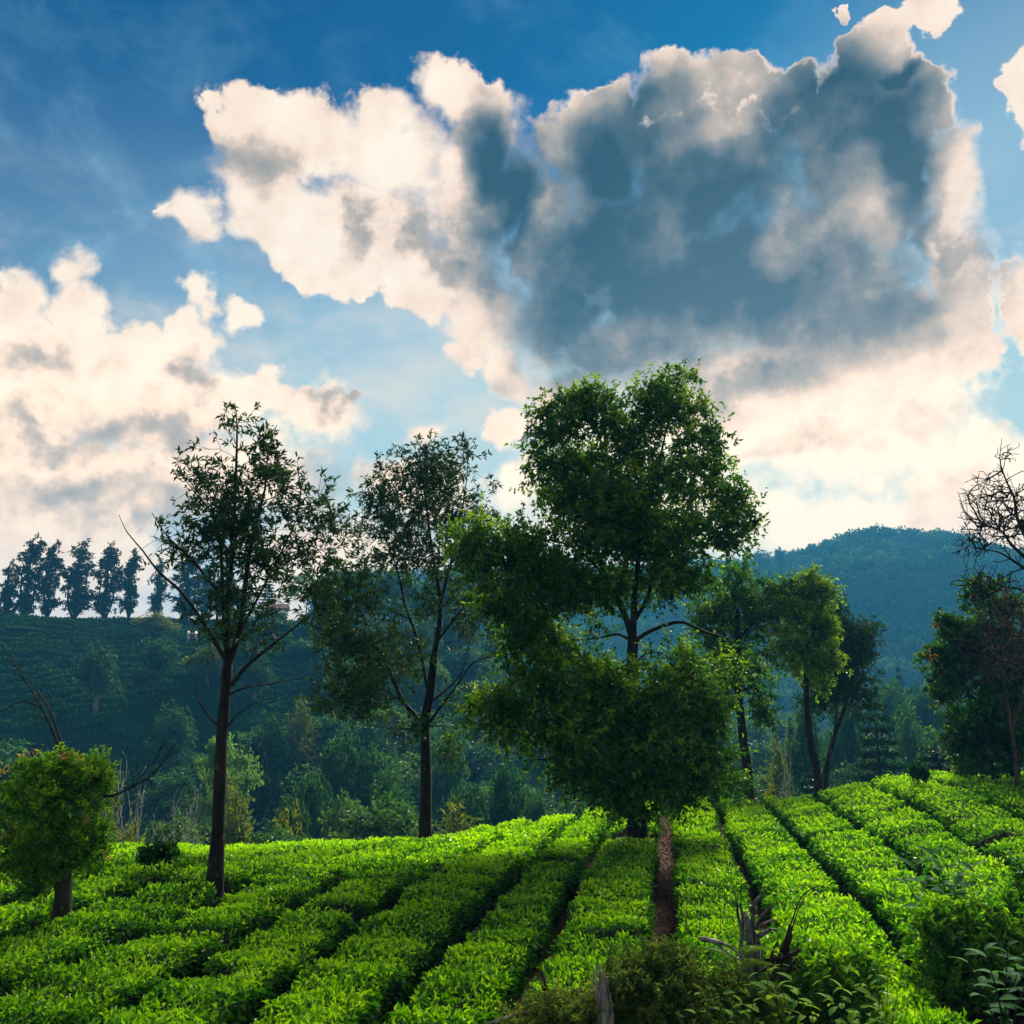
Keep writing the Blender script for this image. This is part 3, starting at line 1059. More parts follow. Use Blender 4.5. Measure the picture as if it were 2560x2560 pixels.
# ------------------------------------------------------------------ the four trees standing in the tea
# 1: tall sparse tree
B = B_T1; Y = B[1]
G0 = lambda px, py, r: (px, py, r)
trunk = limb_px([(216, 900, .15), (217, 850, .122), (219, 800, .115), (221, 750, .108), (224, 710, .104), (226, 685, .10), (228, 662, .092)], Y, B)
trunk[0] = (trunk[1][0] - .02, trunk[1][1], -.05, .20)
limbs = [
    limb_px([(228, 662, .07), (227, 613, .06), (231, 566, .05), (234, 520, .04), (236, 473, .028), (237, 427, .016), (235, 404, .008)], Y, B, 0, .2),
    limb_px([(229, 664, .065), (240, 628, .055), (247, 570, .045), (255, 527, .035), (265, 489, .022), (268, 450, .012), (277, 425, .006)], Y, B, 0, -.5),
    limb_px([(228, 656, .05), (223, 600, .042), (221, 551, .034), (216, 520, .025), (197, 495, .015), (182, 476, .007)], Y, B, 0, .6),
    limb_px([(227, 662, .045), (205, 625, .038), (182, 593, .030), (158, 571, .022), (143, 551, .016), (127, 532, .010), (119, 515, .005)], Y, B, 0, -.6),
    limb_px([(222, 596, .032), (206, 577, .028), (191, 558, .022), (169, 538, .014), (152, 513, .007)], Y, B, 0, -.4),
    limb_px([(231, 686, .045), (245, 668, .038), (266, 650, .030), (290, 631, .022), (308, 617, .014), (330, 598, .007)], Y, B, 0, .5),
    limb_px([(230, 694, .022), (248, 687, .018), (270, 684, .012), (303, 678, .006)], Y, B, 0, -.7),
    limb_px([(220, 728, .024), (205, 712, .016), (197, 697, .012), (195, 684, .007)], Y, B, 0, -.4),
    limb_px([(226, 728, .020), (236, 716, .016), (250, 705, .011), (276, 697, .005)], Y, B, 0, .3),
    limb_px([(236, 640, .030), (262, 590, .024), (285, 545, .016), (300, 515, .010), (322, 500, .005)], Y, B, 0, .5),
]
bl = [(236, 425, 12, 20), (262, 445, 14, 22), (245, 460, 30, 24), (200, 480, 26, 16), (245, 500, 50, 30, 0, 1.2), (285, 480, 18, 28), (215, 530, 36, 30, 0, 1.3), (262, 540, 45, 34, 0, 1.3),
      (168, 535, 16, 16, 0, .6), (188, 550, 20, 18, 0, .8), (312, 520, 26, 28, 0, 1.3), (238, 575, 38, 26), (290, 575, 26, 22, 0, .5), (322, 555, 18, 34, 0, 1.1), (128, 545, 12, 24, 0, .12), (175, 590, 20, 14, 0, .2),
      (240, 605, 36, 18, 0, .9), (212, 636, 30, 14, 0, .7), (250, 640, 26, 18, 0, .6), (322, 600, 22, 28, 0, 1.0), (285, 660, 30, 20, 0, .10)]
T1 = build_tree('silk_oak_tree', 'tall sparse tree with a slim dark trunk, left of the middle, standing among tea rows', 'tree', B, trunk, limbs,
                blobs_px(bl, Y, B, .9), 560, dict(kind='rosette', per=16, shoots=2, spread=.34, twigs=.0055, size=.145, wide=.32, lift=.1, hue=.3, curl=.2,
                rate=[1] * 14 + [.06, .1] + [1] * 4 + [.1]), M['leaf_silk'], M['bark_dark'], seed=11, step=.26, bend=1.2, pathw=.3, rtip=.0045, maxr=.03, shell=.35)

# 2: broader tree, olive lower crown
B = B_T2; Y = B[1]
trunk = limb_px([(427, 850, .20), (426, 800, .165), (426, 760, .155), (425, 725, .15), (429, 700, .14), (432, 680, .13), (434, 658, .12)], Y, B)
trunk[0] = (trunk[1][0], trunk[1][1], -.05, .23)
limbs = [
    limb_px([(434, 658, .09), (439, 628, .075), (440, 597, .06), (433, 556, .045), (426, 504, .028), (421, 467, .015), (419, 446, .007)], Y, B, 0, .2),
    limb_px([(424, 722, .07), (404, 703, .06), (392, 676, .05), (377, 649, .035), (352, 637, .02), (335, 628, .010)], Y, B, 0, -.6),
    limb_px([(428, 690, .05), (417, 638, .045), (406, 608, .038), (396, 566, .030), (380, 525, .018), (370, 494, .008)], Y, B, 0, .5),
    limb_px([(439, 612, .05), (447, 577, .042), (458, 535, .030), (466, 484, .018), (469, 448, .008)], Y, B, 0, -.3),
    limb_px([(430, 722, .045), (442, 705, .038), (458, 684, .030), (474, 662, .022), (498, 656, .010)], Y, B, 0, -.5),
    limb_px([(437, 642, .04), (452, 622, .034), (468, 602, .024), (484, 582, .012), (494, 545, .007)], Y, B, 0, .6),
    limb_px([(428, 726, .028), (444, 726, .022), (453, 732, .014), (454, 752, .007)], Y, B, 0, -.5),
    limb_px([(423, 731, .030), (400, 728, .020), (380, 727, .012), (362, 722, .006)], Y, B, 0, -.9),
    limb_px([(423, 765, .018), (408, 754, .014), (396, 748, .008)], Y, B, 0, -.4),
    limb_px([(404, 703, .035), (384, 690, .026), (362, 690, .016), (340, 682, .009)], Y, B, -.1, -1.2),
    limb_px([(433, 700, .040), (446, 690, .030), (462, 672, .02), (470, 640, .012), (474, 610, .007)], Y, B, 0, .9),
]
bl = [(420, 458, 22, 18), (448, 462, 16, 14), (468, 456, 14, 16), (396, 478, 28, 22, 0, 1.3), (440, 485, 38, 26, 0, 1.4), (375, 500, 24, 26, 0, 1.2), (410, 520, 50, 30, 0, 1.5), (460, 520, 30, 34, 0, 1.2), (484, 505, 14, 30, 0, .8),
      (360, 540, 20, 30, 0, 1.0), (420, 560, 60, 26, 0, 1.3), (345, 590, 28, 30, -.3, 1.4), (380, 600, 40, 26, 0, 1.4), (450, 600, 40, 30, 0, .8), (330, 625, 16, 20, -.4, 1.1),
      (360, 640, 40, 30, -.6, 1.6), (365, 685, 44, 28, -.8, 1.7), (325, 676, 12, 7, -1.0, .8), (345, 705, 26, 12, -.8, 1.0), (405, 735, 24, 16, -.4, .5), (452, 748, 10, 16, -.5, 1.3), (480, 640, 22, 26, 0, .8), (462, 690, 26, 18, 0, .4), (398, 655, 30, 24, .4, 1.0)]
T2 = build_tree('silk_oak_tree', 'forked dark tree with an olive leafy lower crown, just left of the biggest tree', 'tree', B, trunk, limbs,
                blobs_px(bl, Y, B, .9), 1050, dict(kind='rosette', per=21, shoots=3, spread=.34, twigs=.005, size=.18, wide=.32, lift=.05, hue=.45, curl=.2), M['leaf_silk'], M['bark_dark'],
                seed=12, step=.33, bend=1.0, pathw=.28, rtip=.005, maxr=.035, shell=.35)

# 3: the big dense broadleaf tree
B = B_T3; Y = B[1]
trunk = limb_px([(637, 852, .30), (637, 810, .22), (635, 760, .19), (633, 710, .17), (632, 670, .155), (633, 640, .14)], Y, B)
trunk[0] = (trunk[1][0], trunk[1][1], -.08, .34)
limbs = [
    limb_px([(633, 642, .10), (628, 623, .09), (619, 602, .08), (607, 581, .07), (596, 545, .055), (585, 490, .04), (578, 440, .025), (580, 405, .012)], Y, B, 0, .3),
    limb_px([(633, 640, .10), (635, 594, .08), (640, 550, .065), (650, 500, .05), (662, 450, .03), (672, 400, .014)], Y, B, 0, -.3),
    limb_px([(635, 620, .06), (648, 597, .055), (656, 565, .045), (680, 535, .035), (710, 515, .022), (740, 505, .010)], Y, B, 0, .5),
    limb_px([(634, 642, .065), (645, 634, .055), (660, 627, .05), (682, 622, .042), (703, 631, .03), (729, 639, .016)], Y, B, 0, -.5),
    limb_px([(630, 640, .04), (618, 634, .034), (603, 637, .026), (575, 640, .016), (545, 635, .009)], Y, B, 0, .4),
    limb_px([(610, 585, .05), (592, 562, .04), (570, 546, .032), (545, 540, .024), (510, 552, .014), (480, 556, .008)], Y, B, .1, -.8),
    limb_px([(634, 700, .06), (610, 690, .045), (570, 690, .03), (530, 700, .016), (500, 705, .008)], Y, B, 0, -.8),
    limb_px([(634, 730, .05), (600, 745, .04), (565, 758, .024), (535, 760, .012)], Y, B, 0, -.9),
    limb_px([(636, 720, .06), (665, 705, .04), (695, 700, .026), (720, 715, .012)], Y, B, 0, -.9),
    limb_px([(634, 665, .03), (648, 652, .025), (665, 655, .018), (675, 664, .01)], Y, B, 0, -.6),
    limb_px([(636, 760, .05), (648, 745, .04), (652, 720, .028), (645, 690, .016)], Y, B, -.1, -1.6),
    limb_px([(636, 700, .05), (662, 745, .036), (700, 765, .02), (722, 775, .01)], Y, B, 0, .8),
]
bl = [(578, 402, 34, 20), (560, 425, 30, 24), (600, 420, 26, 26), (674, 393, 34, 20), (655, 418, 34, 26), (697, 425, 24, 30, 0, .8), (630, 440, 26, 22), (550, 462, 30, 30), (590, 470, 40, 34), (632, 482, 34, 36, 0, .7), (684, 470, 44, 38),
      (715, 500, 30, 30, 0, .9), (744, 520, 20, 16, 0, .8), (725, 540, 30, 18), (560, 500, 26, 20), (610, 535, 46, 32), (668, 545, 44, 28), (500, 560, 44, 44, -.4, 1.2), (534, 556, 36, 40, -.3, 1.2), (560, 575, 36, 34, 0, 1.1), (520, 610, 46, 22, 0, .9), (474, 545, 18, 24, -.5), (510, 600, 36, 18, -.2, .8),
      (585, 590, 40, 20, 0, .7), (690, 580, 30, 16, 0, .5), (520, 648, 26, 24, .3, .9), (556, 645, 34, 26, .4, .9), (590, 635, 20, 18, .3, .4), (600, 668, 30, 14, 0, .7),
      (505, 712, 36, 26, -.6, 1.2), (555, 700, 44, 34, -.4, 1.3), (600, 705, 44, 40, -.9, 1.4), (645, 690, 34, 34, -1.3, 1.3), (690, 705, 36, 36, -.7, 1.2), (712, 730, 20, 34, -.4), (552, 750, 36, 28, -.6, 1.1), (595, 760, 40, 36, -1.2, 1.3),
      (640, 760, 40, 44, -1.3, 1.3), (690, 765, 38, 32, -.7, 1.1), (728, 778, 20, 18, 0, .7), (630, 798, 34, 18, -.9, 1.0), (665, 800, 24, 18, -.5, .8), (680, 660, 24, 20, -.3, .6), (725, 660, 20, 24, 0, .5), (640, 590, 60, 18, .3, .7), (600, 500, 60, 40), (650, 520, 60, 40)]
T3 = build_tree('broadleaf_tree', 'biggest tree, dense dark green foliage down to its base, beside the earth path', 'tree', B, trunk, limbs,
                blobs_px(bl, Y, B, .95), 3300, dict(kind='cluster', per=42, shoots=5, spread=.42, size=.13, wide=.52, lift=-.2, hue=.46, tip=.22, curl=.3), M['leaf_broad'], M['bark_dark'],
                seed=13, step=.35, bend=.7, pathw=.25, rtip=.0045, maxr=.04, shell=.62, flare=.35)

# 4: the small bushy tree at the left edge, with dead limbs
B = B_LEFT; Y = B[1]
trunk = limb_px([(62, 930, .14), (63, 900, .125), (62, 860, .115), (60, 820, .10), (60, 790, .08), (59, 765, .05)], Y, B)
trunk[0] = (trunk[1][0], trunk[1][1], -.05, .20)
limbs = [limb_px([(61, 800, .05), (80, 790, .04), (96, 778, .02)], Y, B, 0, -.2), limb_px([(60, 810, .05), (38, 790, .04), (22, 775, .02)], Y, B, 0, -.2),
         limb_px([(62, 850, .045), (84, 838, .035), (98, 828, .016)], Y, B, 0, .2), limb_px([(61, 855, .045), (36, 845, .03), (18, 838, .014)], Y, B, 0, .2)]
bl = [(58, 766, 26, 20), (30, 782, 26, 18), (88, 776, 22, 16), (14, 798, 16, 16), (98, 790, 12, 18), (60, 800, 42, 26), (50, 835, 32, 24), (84, 836, 22, 26), (30, 850, 22, 22), (12, 845, 12, 16, 0, .6), (50, 866, 30, 16, 0, .8), (94, 845, 14, 20), (32, 876, 16, 12, 0, .6), (8, 850, 14, 16)]
T4 = build_tree('bushy_tree', 'small pollarded tree with dense bright foliage and pinkish young tips at the left edge', 'tree', B, trunk, limbs,
                blobs_px(bl, Y, B, 1.0), 620, dict(kind='cluster', per=46, shoots=5, spread=.20, size=.07, wide=.42, lift=.3, hue=.42, tip=.38, curl=.3), M['leaf_litchi'], M['bark_mossy'],
                seed=14, step=.18, rtip=.003, maxr=.02, shell=.7, flare=.3)
# pinkish flushes of new leaves
rng = np.random.default_rng(5)
fl = [(24, 757, 5), (35, 755, 5), (76, 762, 5), (72, 757, 4), (4, 835, 6), (15, 834, 4), (6, 880, 7), (3, 864, 4), (105, 858, 4), (84, 820, 4), (2, 772, 3), (64, 758, 3)]
P_ = []
for (a, b, r) in fl:
    c = np.array(loc_px(a, b, Y, B, rng.uniform(-.3, .1)))
    P_.append(c + rng.normal(size=(16, 3)) * r * Y / FPX * .7)
P_ = np.concatenate(P_)
A_ = rng.normal(size=P_.shape) + np.array([0, 0, .9])
Vl, Fl, nv = leaf_mesh(P_, A_, np.full(len(P_), .06), np.full(len(P_), .024), rng)
mobj('young_leaves', mesh_np('young_leaves', Vl, Fl, M['leaf_orange'], np.repeat(rng.random(len(P_)), nv)), T4, 'stuff')


def bare_limb_set(root, sets, Y, B, twig_blobs, n, seed, mat, rtip=.003, step=.2, lname='dead_limb', maxr=.02):
    rng = np.random.default_rng(seed)
    dn = []
    for s in sets:
        c = catmull(s, .12)
        dn.append(c)
        V, F, cap = tube(c, 7, 0, .12, seed)
        v_, f_ = merge([(V, F, cap)])
        mobj(lname, mesh_np(lname, v_, f_, mat, smooth=True), root)
    if n:
        tg, kb = sample_blobs(twig_blobs, n, rng, .3)
        PP, PA, R, e, rpar, tips, DD = grow(dn, tg, step, 1.1, .2, rtip, 2.3, maxr, rng)
        v_, f_ = twig_mesh(PP, PA, R, e, rpar)
        mobj('twigs', mesh_np('twigs', v_, f_, mat), root, 'stuff')


# dead limbs that reach out of the pollarded tree
bare_limb_set(T4, [limb_px([(98, 795, .022), (112, 796, .020), (132, 787, .016), (152, 775, .012), (166, 758, .008), (177, 742, .004)], Y, B, 0, -.4),
                   limb_px([(64, 760, .022), (52, 730, .018), (42, 708, .015), (28, 685, .012), (12, 660, .009), (0, 645, .007), (-12, 640, .006)], Y, B, 0, .5),
                   limb_px([(66, 760, .022), (58, 732, .018), (48, 706, .012), (36, 690, .006)], Y, B, .1, .7),
                   limb_px([(42, 708, .014), (22, 702, .010), (0, 712, .006)], Y, B, .1, 0)], Y, B,
              blobs_px([(150, 770, 26, 22), (130, 800, 24, 24), (20, 668, 18, 20), (165, 750, 14, 12), (40, 700, 30, 26)], Y, B), 120, 31, M['bark_dark'])

# ------------------------------------------------------------------ trees at the right of the field
# tree behind the big one, crown to its right
def simple_tree(name, label, base_px, Yd, trunk_px, limbs_px_, bl, ntip, leaf, lm, bm, seed, **kw):
    Y = Yd
    p = at(base_px[0], base_px[1], Y)
    B = np.array([p[0], Y, h1(p[0], Y)])
    tr = limb_px(trunk_px, Y, B)
    r0 = tr[0][3]
    if tr[0][2] > .2:
        tr = [(tr[0][0] * 1.02, tr[0][1], -.2, r0 * 1.15)] + tr
    lb = [limb_px(l, Y, B, 0, random.uniform(-1, 1)) for l in limbs_px_]
    return build_tree(name, label, 'tree', B, tr, lb, blobs_px(bl, Y, B), ntip, leaf, lm, bm, seed=seed, **kw)


simple_tree('broadleaf_tree', 'leaning dark trunk and loose green crown right behind the biggest tree', (750, 800), 37.0,
            [(749, 790, .20), (744, 745, .18), (739, 700, .16), (737, 650, .12), (738, 610, .07)],
            [[(738, 640, .08), (755, 622, .06), (778, 606, .03), (790, 600, .015)], [(738, 660, .07), (722, 630, .05), (712, 600, .02)], [(740, 690, .06), (758, 690, .04), (765, 715, .02)]],
            [(722, 600, 26, 22), (750, 585, 26, 18), (782, 592, 24, 16), (725, 640, 30, 28), (762, 625, 30, 28), (742, 675, 30, 30), (763, 712, 14, 22), (716, 690, 20, 26), (700, 615, 16, 22), (745, 560, 12, 14, 0, .4)],
            620, dict(kind='cluster', per=34, spread=.42, size=.16, wide=.5, hue=.45), M['leaf_broad'], M['bark_dark'], 21, step=.5, rtip=.008, maxr=.05, shell=.5)
simple_tree('broadleaf_tree', 'slim dark trunk under a yellow-green lit crown, right of the biggest tree', (818, 790), 36.0,
            [(818, 782, .16), (811, 745, .14), (807, 705, .12), (806, 660, .09), (806, 620, .05)],
            [[(806, 650, .06), (818, 622, .04), (822, 600, .02)], [(806, 640, .05), (796, 610, .03), (785, 590, .015)]],
            [(812, 590, 20, 18), (822, 625, 14, 26), (800, 615, 26, 24), (812, 665, 22, 24), (790, 645, 20, 22), (832, 655, 8, 18, 0, .6)],
            520, dict(kind='cluster', per=36, spread=.36, size=.15, wide=.5, hue=.75), M['leaf_broad'], M['bark_dark'], 22, step=.45, rtip=.007, maxr=.045, shell=.6)  # higher hue puts the lit look into the leaf colour
simple_tree('feathery_tree', 'dark feathery tree with slanting stems behind the yellow-green crown', (830, 800), 44.0,
            [(826, 790, .12), (832, 745, .10), (842, 715, .08), (850, 690, .05)],
            [[(828, 765, .07), (836, 720, .05), (838, 670, .03), (842, 625, .015)], [(840, 718, .05), (858, 690, .03), (866, 660, .012)]],
            [(840, 625, 14, 24), (850, 655, 22, 24), (862, 645, 10, 22), (835, 680, 22, 20), (860, 690, 16, 18, 0, .6), (815, 700, 20, 14, 0, .6)],
            380, dict(kind='rosette', per=28, spread=.5, size=.30, wide=.16, hue=.3, lift=.3), M['leaf_silk'], M['bark_dark'], 23, step=.5, rtip=.008, maxr=.05, shell=.4, bend=1.1)
# right edge
simple_tree('broadleaf_tree', 'dark dense tree with orange-brown tips at the right edge of the tea field', (1016, 795), 29.0,
            [(1016, 788, .17), (1014, 757, .14), (1010, 720, .13), (1003, 680, .11), (995, 640, .07), (988, 600, .04)],
            [[(1012, 735, .08), (990, 715, .06), (965, 690, .04), (945, 680, .02)], [(1005, 690, .07), (980, 665, .05), (955, 640, .03), (940, 630, .012)], [(1014, 745, .05), (990, 755, .04), (970, 765, .02)],
             [(1008, 700, .06), (1025, 670, .04), (1040, 640, .02)]],
            [(985, 592, 18, 14, -.4), (1000, 608, 18, 14), (950, 630, 16, 12, -.3), (972, 632, 24, 20), (945, 655, 12, 14), (965, 665, 34, 24), (1005, 650, 34, 40), (1035, 680, 30, 50), (950, 690, 20, 18), (985, 705, 36, 30), (965, 735, 22, 24), (1000, 745, 30, 26),
             (975, 765, 22, 12), (1030, 740, 20, 20, 0, .5)],
            1250, dict(kind='cluster', per=36, spread=.30, size=.14, wide=.5, hue=.28), M['leaf_broad'], M['bark_dark'], 24, step=.4, rtip=.006, maxr=.045, shell=.62)
T7 = bpy.context.scene.objects  # (lookup below)
right_tree = [o for o in COL.objects if o.name.startswith('broadleaf_tree') and 'orange-brown' in o.get('label', '')][0]
rng = np.random.default_rng(6)
P_ = []
for (a, b, r) in [(983, 583, 6), (994, 590, 5), (975, 604, 5), (938, 628, 5), (947, 622, 5), (930, 655, 6), (934, 668, 5), (950, 690, 5), (940, 706, 5), (955, 738, 6), (948, 745, 4), (1006, 598, 5), (960, 640, 5)]:
    c = at(a, b, 28.6 + rng.uniform(-.5, .4)) - np.array(right_tree.location)
    P_.append(c + rng.normal(size=(22, 3)) * r * 29 / FPX * .6)
P_ = np.concatenate(P_)
Vl, Fl, nv = leaf_mesh(P_, rng.normal(size=P_.shape) + np.array([0, 0, .5]), np.full(len(P_), .10), np.full(len(P_), .045), rng)
M['leaf_tip'] = leaf_mat('bronze_leaf', (0.06, 0.07, 0.02), (0.20, 0.13, 0.04), (0.34, 0.17, 0.06), .4, .5, (1.2, 1.0, .6))
mobj('young_leaves', mesh_np('young_leaves', Vl, Fl, M['leaf_tip'], np.repeat(rng.random(len(P_)), nv)), right_tree, 'stuff')

# leafless purple-brown shrub tree in front of it
Yb = 25.5
p = at(1012, 800, Yb); Bb = np.array([p[0], Yb, h1(p[0], Yb)])
rt = thing('bare_tree', 'leafless purple-brown tree of fine twigs against the dark tree at the right edge', 'tree', Bb)
bare_limb_set(rt, [[(x, y, z, r) for x, y, z, r in limb_px([(1018, 800, .07), (1016, 760, .06), (1010, 720, .05), (1005, 690, .035), (1000, 660, .02)], Yb, Bb)],
                   limb_px([(1012, 730, .035), (1025, 690, .025), (1032, 640, .012)], Yb, Bb, 0, .5), limb_px([(1008, 712, .03), (990, 680, .02), (982, 650, .01)], Yb, Bb, 0, -.4)],
              Yb, Bb, blobs_px([(1000, 640, 34, 36), (1015, 610, 20, 24), (1030, 660, 30, 40), (985, 670, 20, 20)], Yb, Bb), 1500, 33, M['bark_purple'], .0060, .22, 'limb', .03)

# bare spreading tree whose trunk stands just outside the frame
Yb = 21.0
p = at(1062, 800, Yb); Bb = np.array([p[0], Yb, h1(p[0], Yb)])
rt = thing('bare_tree', 'bare branching tree reaching in from the right edge against the sky', 'tree', Bb)
bare_limb_set(rt, [limb_px([(1062, 830, .22), (1060, 740, .17), (1052, 650, .13), (1040, 590, .10), (1030, 545, .07), (1022, 520, .05)], Yb, Bb),
                   limb_px([(1030, 545, .05), (1018, 520, .04), (1014, 498, .03), (1006, 480, .02), (1000, 460, .012), (1002, 438, .006)], Yb, Bb, 0, .3),
                   limb_px([(1036, 568, .05), (1012, 545, .035), (1000, 530, .025), (975, 522, .014), (962, 510, .006)], Yb, Bb, 0, -.5),
                   limb_px([(1038, 578, .045), (1015, 562, .03), (998, 552, .02), (975, 548, .010), (960, 540, .006)], Yb, Bb, 0, .6),
                   limb_px([(1044, 605, .05), (1022, 590, .03), (1005, 588, .02), (985, 594, .010), (972, 582, .006)], Yb, Bb, 0, -.3),
                   limb_px([(1030, 540, .05), (1050, 510, .04), (1062, 470, .02)], Yb, Bb, 0, .2)], Yb, Bb,
              blobs_px([(988, 500, 30, 32, 0, 1.3), (1005, 455, 12, 18, 0, .6), (985, 535, 32, 22, 0, 1.3), (1015, 520, 26, 34), (1045, 500, 34, 44, 0, .5), (995, 582, 32, 18, 0, .8), (1050, 560, 30, 40, 0, .4)], Yb, Bb), 2400, 34, M['bark_dark'], .0078, .22, 'limb', .022)

# ------------------------------------------------------------------ kinds of tree for the valley and the hills
def proto(kind, seed):
    """one model tree about 10 m high at the origin, trunk, twigs and crown"""
    r = random.Random(seed)
    rng = np.random.default_rng(seed)
    H_ = 10.0
    lim = []
    o = thing('proto', 'x', 'tree')
    if kind == 'broad':
        tr = [(0, 0, -.5, .24), (0.1, 0, 2.5, .2), (r.uniform(-.3, .3), 0, 5, .15), (r.uniform(-.5, .5), 0, 7.5, .07)]
        bl = []
        for i in range(12):
            a = r.uniform(0, 6.28); d = r.uniform(.8, 2.3); z = r.uniform(3.6, 8.4)
            rr = r.uniform(1.0, 1.7)
            bl.append((d * math.cos(a), d * math.sin(a), z, rr, rr, rr * .7))
        bl.append((0, 0, 8.6, 1.9, 1.9, 1.1))
        for i in range(5):
            a = r.uniform(0, 6.28); z = r.uniform(3, 6)
            lim.append([(0, 0, z, .09), (math.cos(a) * .8, math.sin(a) * .8, z + .7, .06), (math.cos(a) * 2, math.sin(a) * 2, z + 1.8, .03)])
        return build_tree('', '', '', None, tr, lim, bl, 260, dict(kind='cluster', per=20, spread=.55, size=.34, wide=.6, hue=r.uniform(.3, .6)), M['leaf_far'], M['bark_dark'], seed=seed, step=.8, rtip=.02, maxr=.07, shell=.7, root=o)
    if kind == 'feather':
        tr = [(0, 0, -.5, .2), (0, 0, 3, .16), (.1, 0, 6, .1), (0, 0, 9.4, .03)]
        bl = [(0, 0, 8.8, .7, .7, 1.1), (0, 0, 7.2, 1.2, 1.2, 1.3), (.3, 0, 5.6, 1.6, 1.5, 1.3), (-.4, 0, 4.4, 1.4, 1.4, 1.0), (.9, .4, 6.5, .8, .8, .9), (-.9, -.3, 6.3, .8, .8, .9)]
        return build_tree('', '', '', None, tr, lim, bl, 260, dict(kind='rosette', per=17, spread=.6, size=.42, wide=.26, lift=.4, hue=.45), M['leaf_olive'] if seed % 2 else M['leaf_far'], M['bark_pale'], seed=seed, step=.7, rtip=.018, maxr=.06, shell=.5, bend=1.2, root=o)
    if kind == 'column':
        tr = [(0, 0, -.5, .22), (0, 0, 3, .18), (r.uniform(-.2, .2), 0, 6, .12), (0, 0, 9.5, .04)]
        lim = [[(0, 0, .6, .12), (.6, .2, 2.5, .1), (.8, .3, 5.5, .05)], [(0, 0, .8, .12), (-.6, -.2, 2.7, .1), (-.7, 0, 6.0, .05)]]
        bl = []
        for i in range(11):
            z = 2.2 + 7.2 * i / 10
            w = (1.25 if z < 7 else 1.25 - (z - 7) * .33) * r.uniform(.75, 1.15)
            bl.append((r.uniform(-.35, .35), r.uniform(-.3, .3), z, w, w, .8))
        return build_tree('', '', '', None, tr, lim, bl, 250, dict(kind='cluster', per=24, spread=.30, size=.28, wide=.5, hue=.08, lift=.2), M['leaf_conifer'], M['bark_dark'], seed=seed, step=.7, rtip=.018, maxr=.05, shell=.7, root=o)
    if kind == 'umbrella':
        tr = [(0, 0, -.5, .16), (.2, 0, 2.5, .13), (.1, 0, 5, .10), (.4, 0, 7.5, .05)]
        bl = []
        for i in range(12):
            a = r.uniform(0, 6.28); z = r.choice([4.6, 5.8, 6.9, 7.8, 8.6, 9.3]); d = r.uniform(.3, 1) * (4.2 - abs(z - 6.2) * .75)
            lim.append([(.1, 0, z - 1.8, .06), (d * .5 * math.cos(a), d * .5 * math.sin(a), z - .8, .04), (d * math.cos(a), d * math.sin(a), z - .1, .02)])
            bl.append((d * math.cos(a), d * math.sin(a), z, r.uniform(1.1, 1.8), r.uniform(1.1, 1.8), .16))
        return build_tree('', '', '', None, tr, lim, bl, 300, dict(kind='cluster', per=16, spread=.5, flat=.18, size=.30, wide=.5, hue=.5, lift=0), M['leaf_pale'], M['bark_pale'], seed=seed, step=.6, rtip=.012, maxr=.05, shell=.5, root=o)
    if kind == 'conifer':
        tr = [(0, 0, -.5, .22), (0, 0, 5, .14), (0, 0, 9.8, .03)]
        V0 = tube(catmull(tr, .5), 8)
        v_, f_ = merge([V0])
        mobj('trunk', mesh_np('trunk', v_, f_, M['bark_dark'], smooth=True), o)
        Ps = []; As = []; A0 = []; B0 = []
        for z in np.arange(1.0, 9.6, .52):
            Rz = 3.6 * (1 - z / 10.2) ** .8 + .15
            nb = 9
            for i in range(nb):
                a = i * 2 * math.pi / nb + r.uniform(-.25, .25) + z
                L = Rz * r.uniform(.75, 1.1)
                n = max(6, int(L * 22))
                t = rng.random(n) ** .7
                d = np.array([math.cos(a), math.sin(a), 0]); s = np.array([-math.sin(a), math.cos(a), 0])
                p = np.array([0, 0, z]) + d * (t * L)[:, None] + np.array([0, 0, 1.0]) * (-.28 * L * t + .22 * L * t ** 2.5)[:, None] + s * (rng.normal(size=n) * .22 * L * (1.05 - t) * .6)[:, None] + np.array([0, 0, -.08]) * rng.random((n, 1))
                Ps.append(p)
                As.append(d * .8 + s * rng.choice([-1, 1], n)[:, None] * .6 + np.array([0, 0, .15]) + rng.normal(size=(n, 3)) * .3)
                A0.append((0, 0, z)); B0.append(tuple(np.array([0, 0, z]) + d * L * .95 + np.array([0, 0, -.07 * L])))
        A0 = np.array(A0, float); B0 = np.array(B0, float)
        V, F = frusta(A0, B0, np.full(len(A0), .035), np.full(len(A0), .01), 3)
        mobj('twigs', mesh_np('twigs', V, F, M['bark_dark']), o, 'stuff')
        P_ = np.concatenate(Ps); A_ = np.concatenate(As)
        V, F, nv = leaf_mesh(P_, A_, rng.uniform(.3, .6, len(P_)), np.full(len(P_), .13), rng, curl=.1)
        mobj('crown', mesh_np('crown', V, F, M['leaf_conifer'], np.repeat(rng.random(len(P_)), nv)), o, 'stuff')
        return o
    if kind == 'bush':
        tr = [(0, 0, -.5, .12), (0, 0, 2, .1), (0, 0, 5, .05)]
        bl = [(0, 0, 6.5, 3.0, 3.0, 3.0), (1.5, 0, 4.5, 3.2, 3, 2.8), (-2, .5, 4, 3.0, 3, 2.6), (0, -1.5, 3, 3.4, 3, 2.4), (-1, 0, 8, 1.6, 1.6, 1.4), (2.6, 0, 2.4, 2.2, 2, 1.8)]
        return build_tree('', '', '', None, tr, lim, bl, 330, dict(kind='cluster', per=22, spread=.75, size=.50, wide=.5, hue=.6, lift=.3), M['leaf_olive'], M['bark_dark'], seed=seed, step=.9, rtip=.02, maxr=.06, shell=.85, root=o)
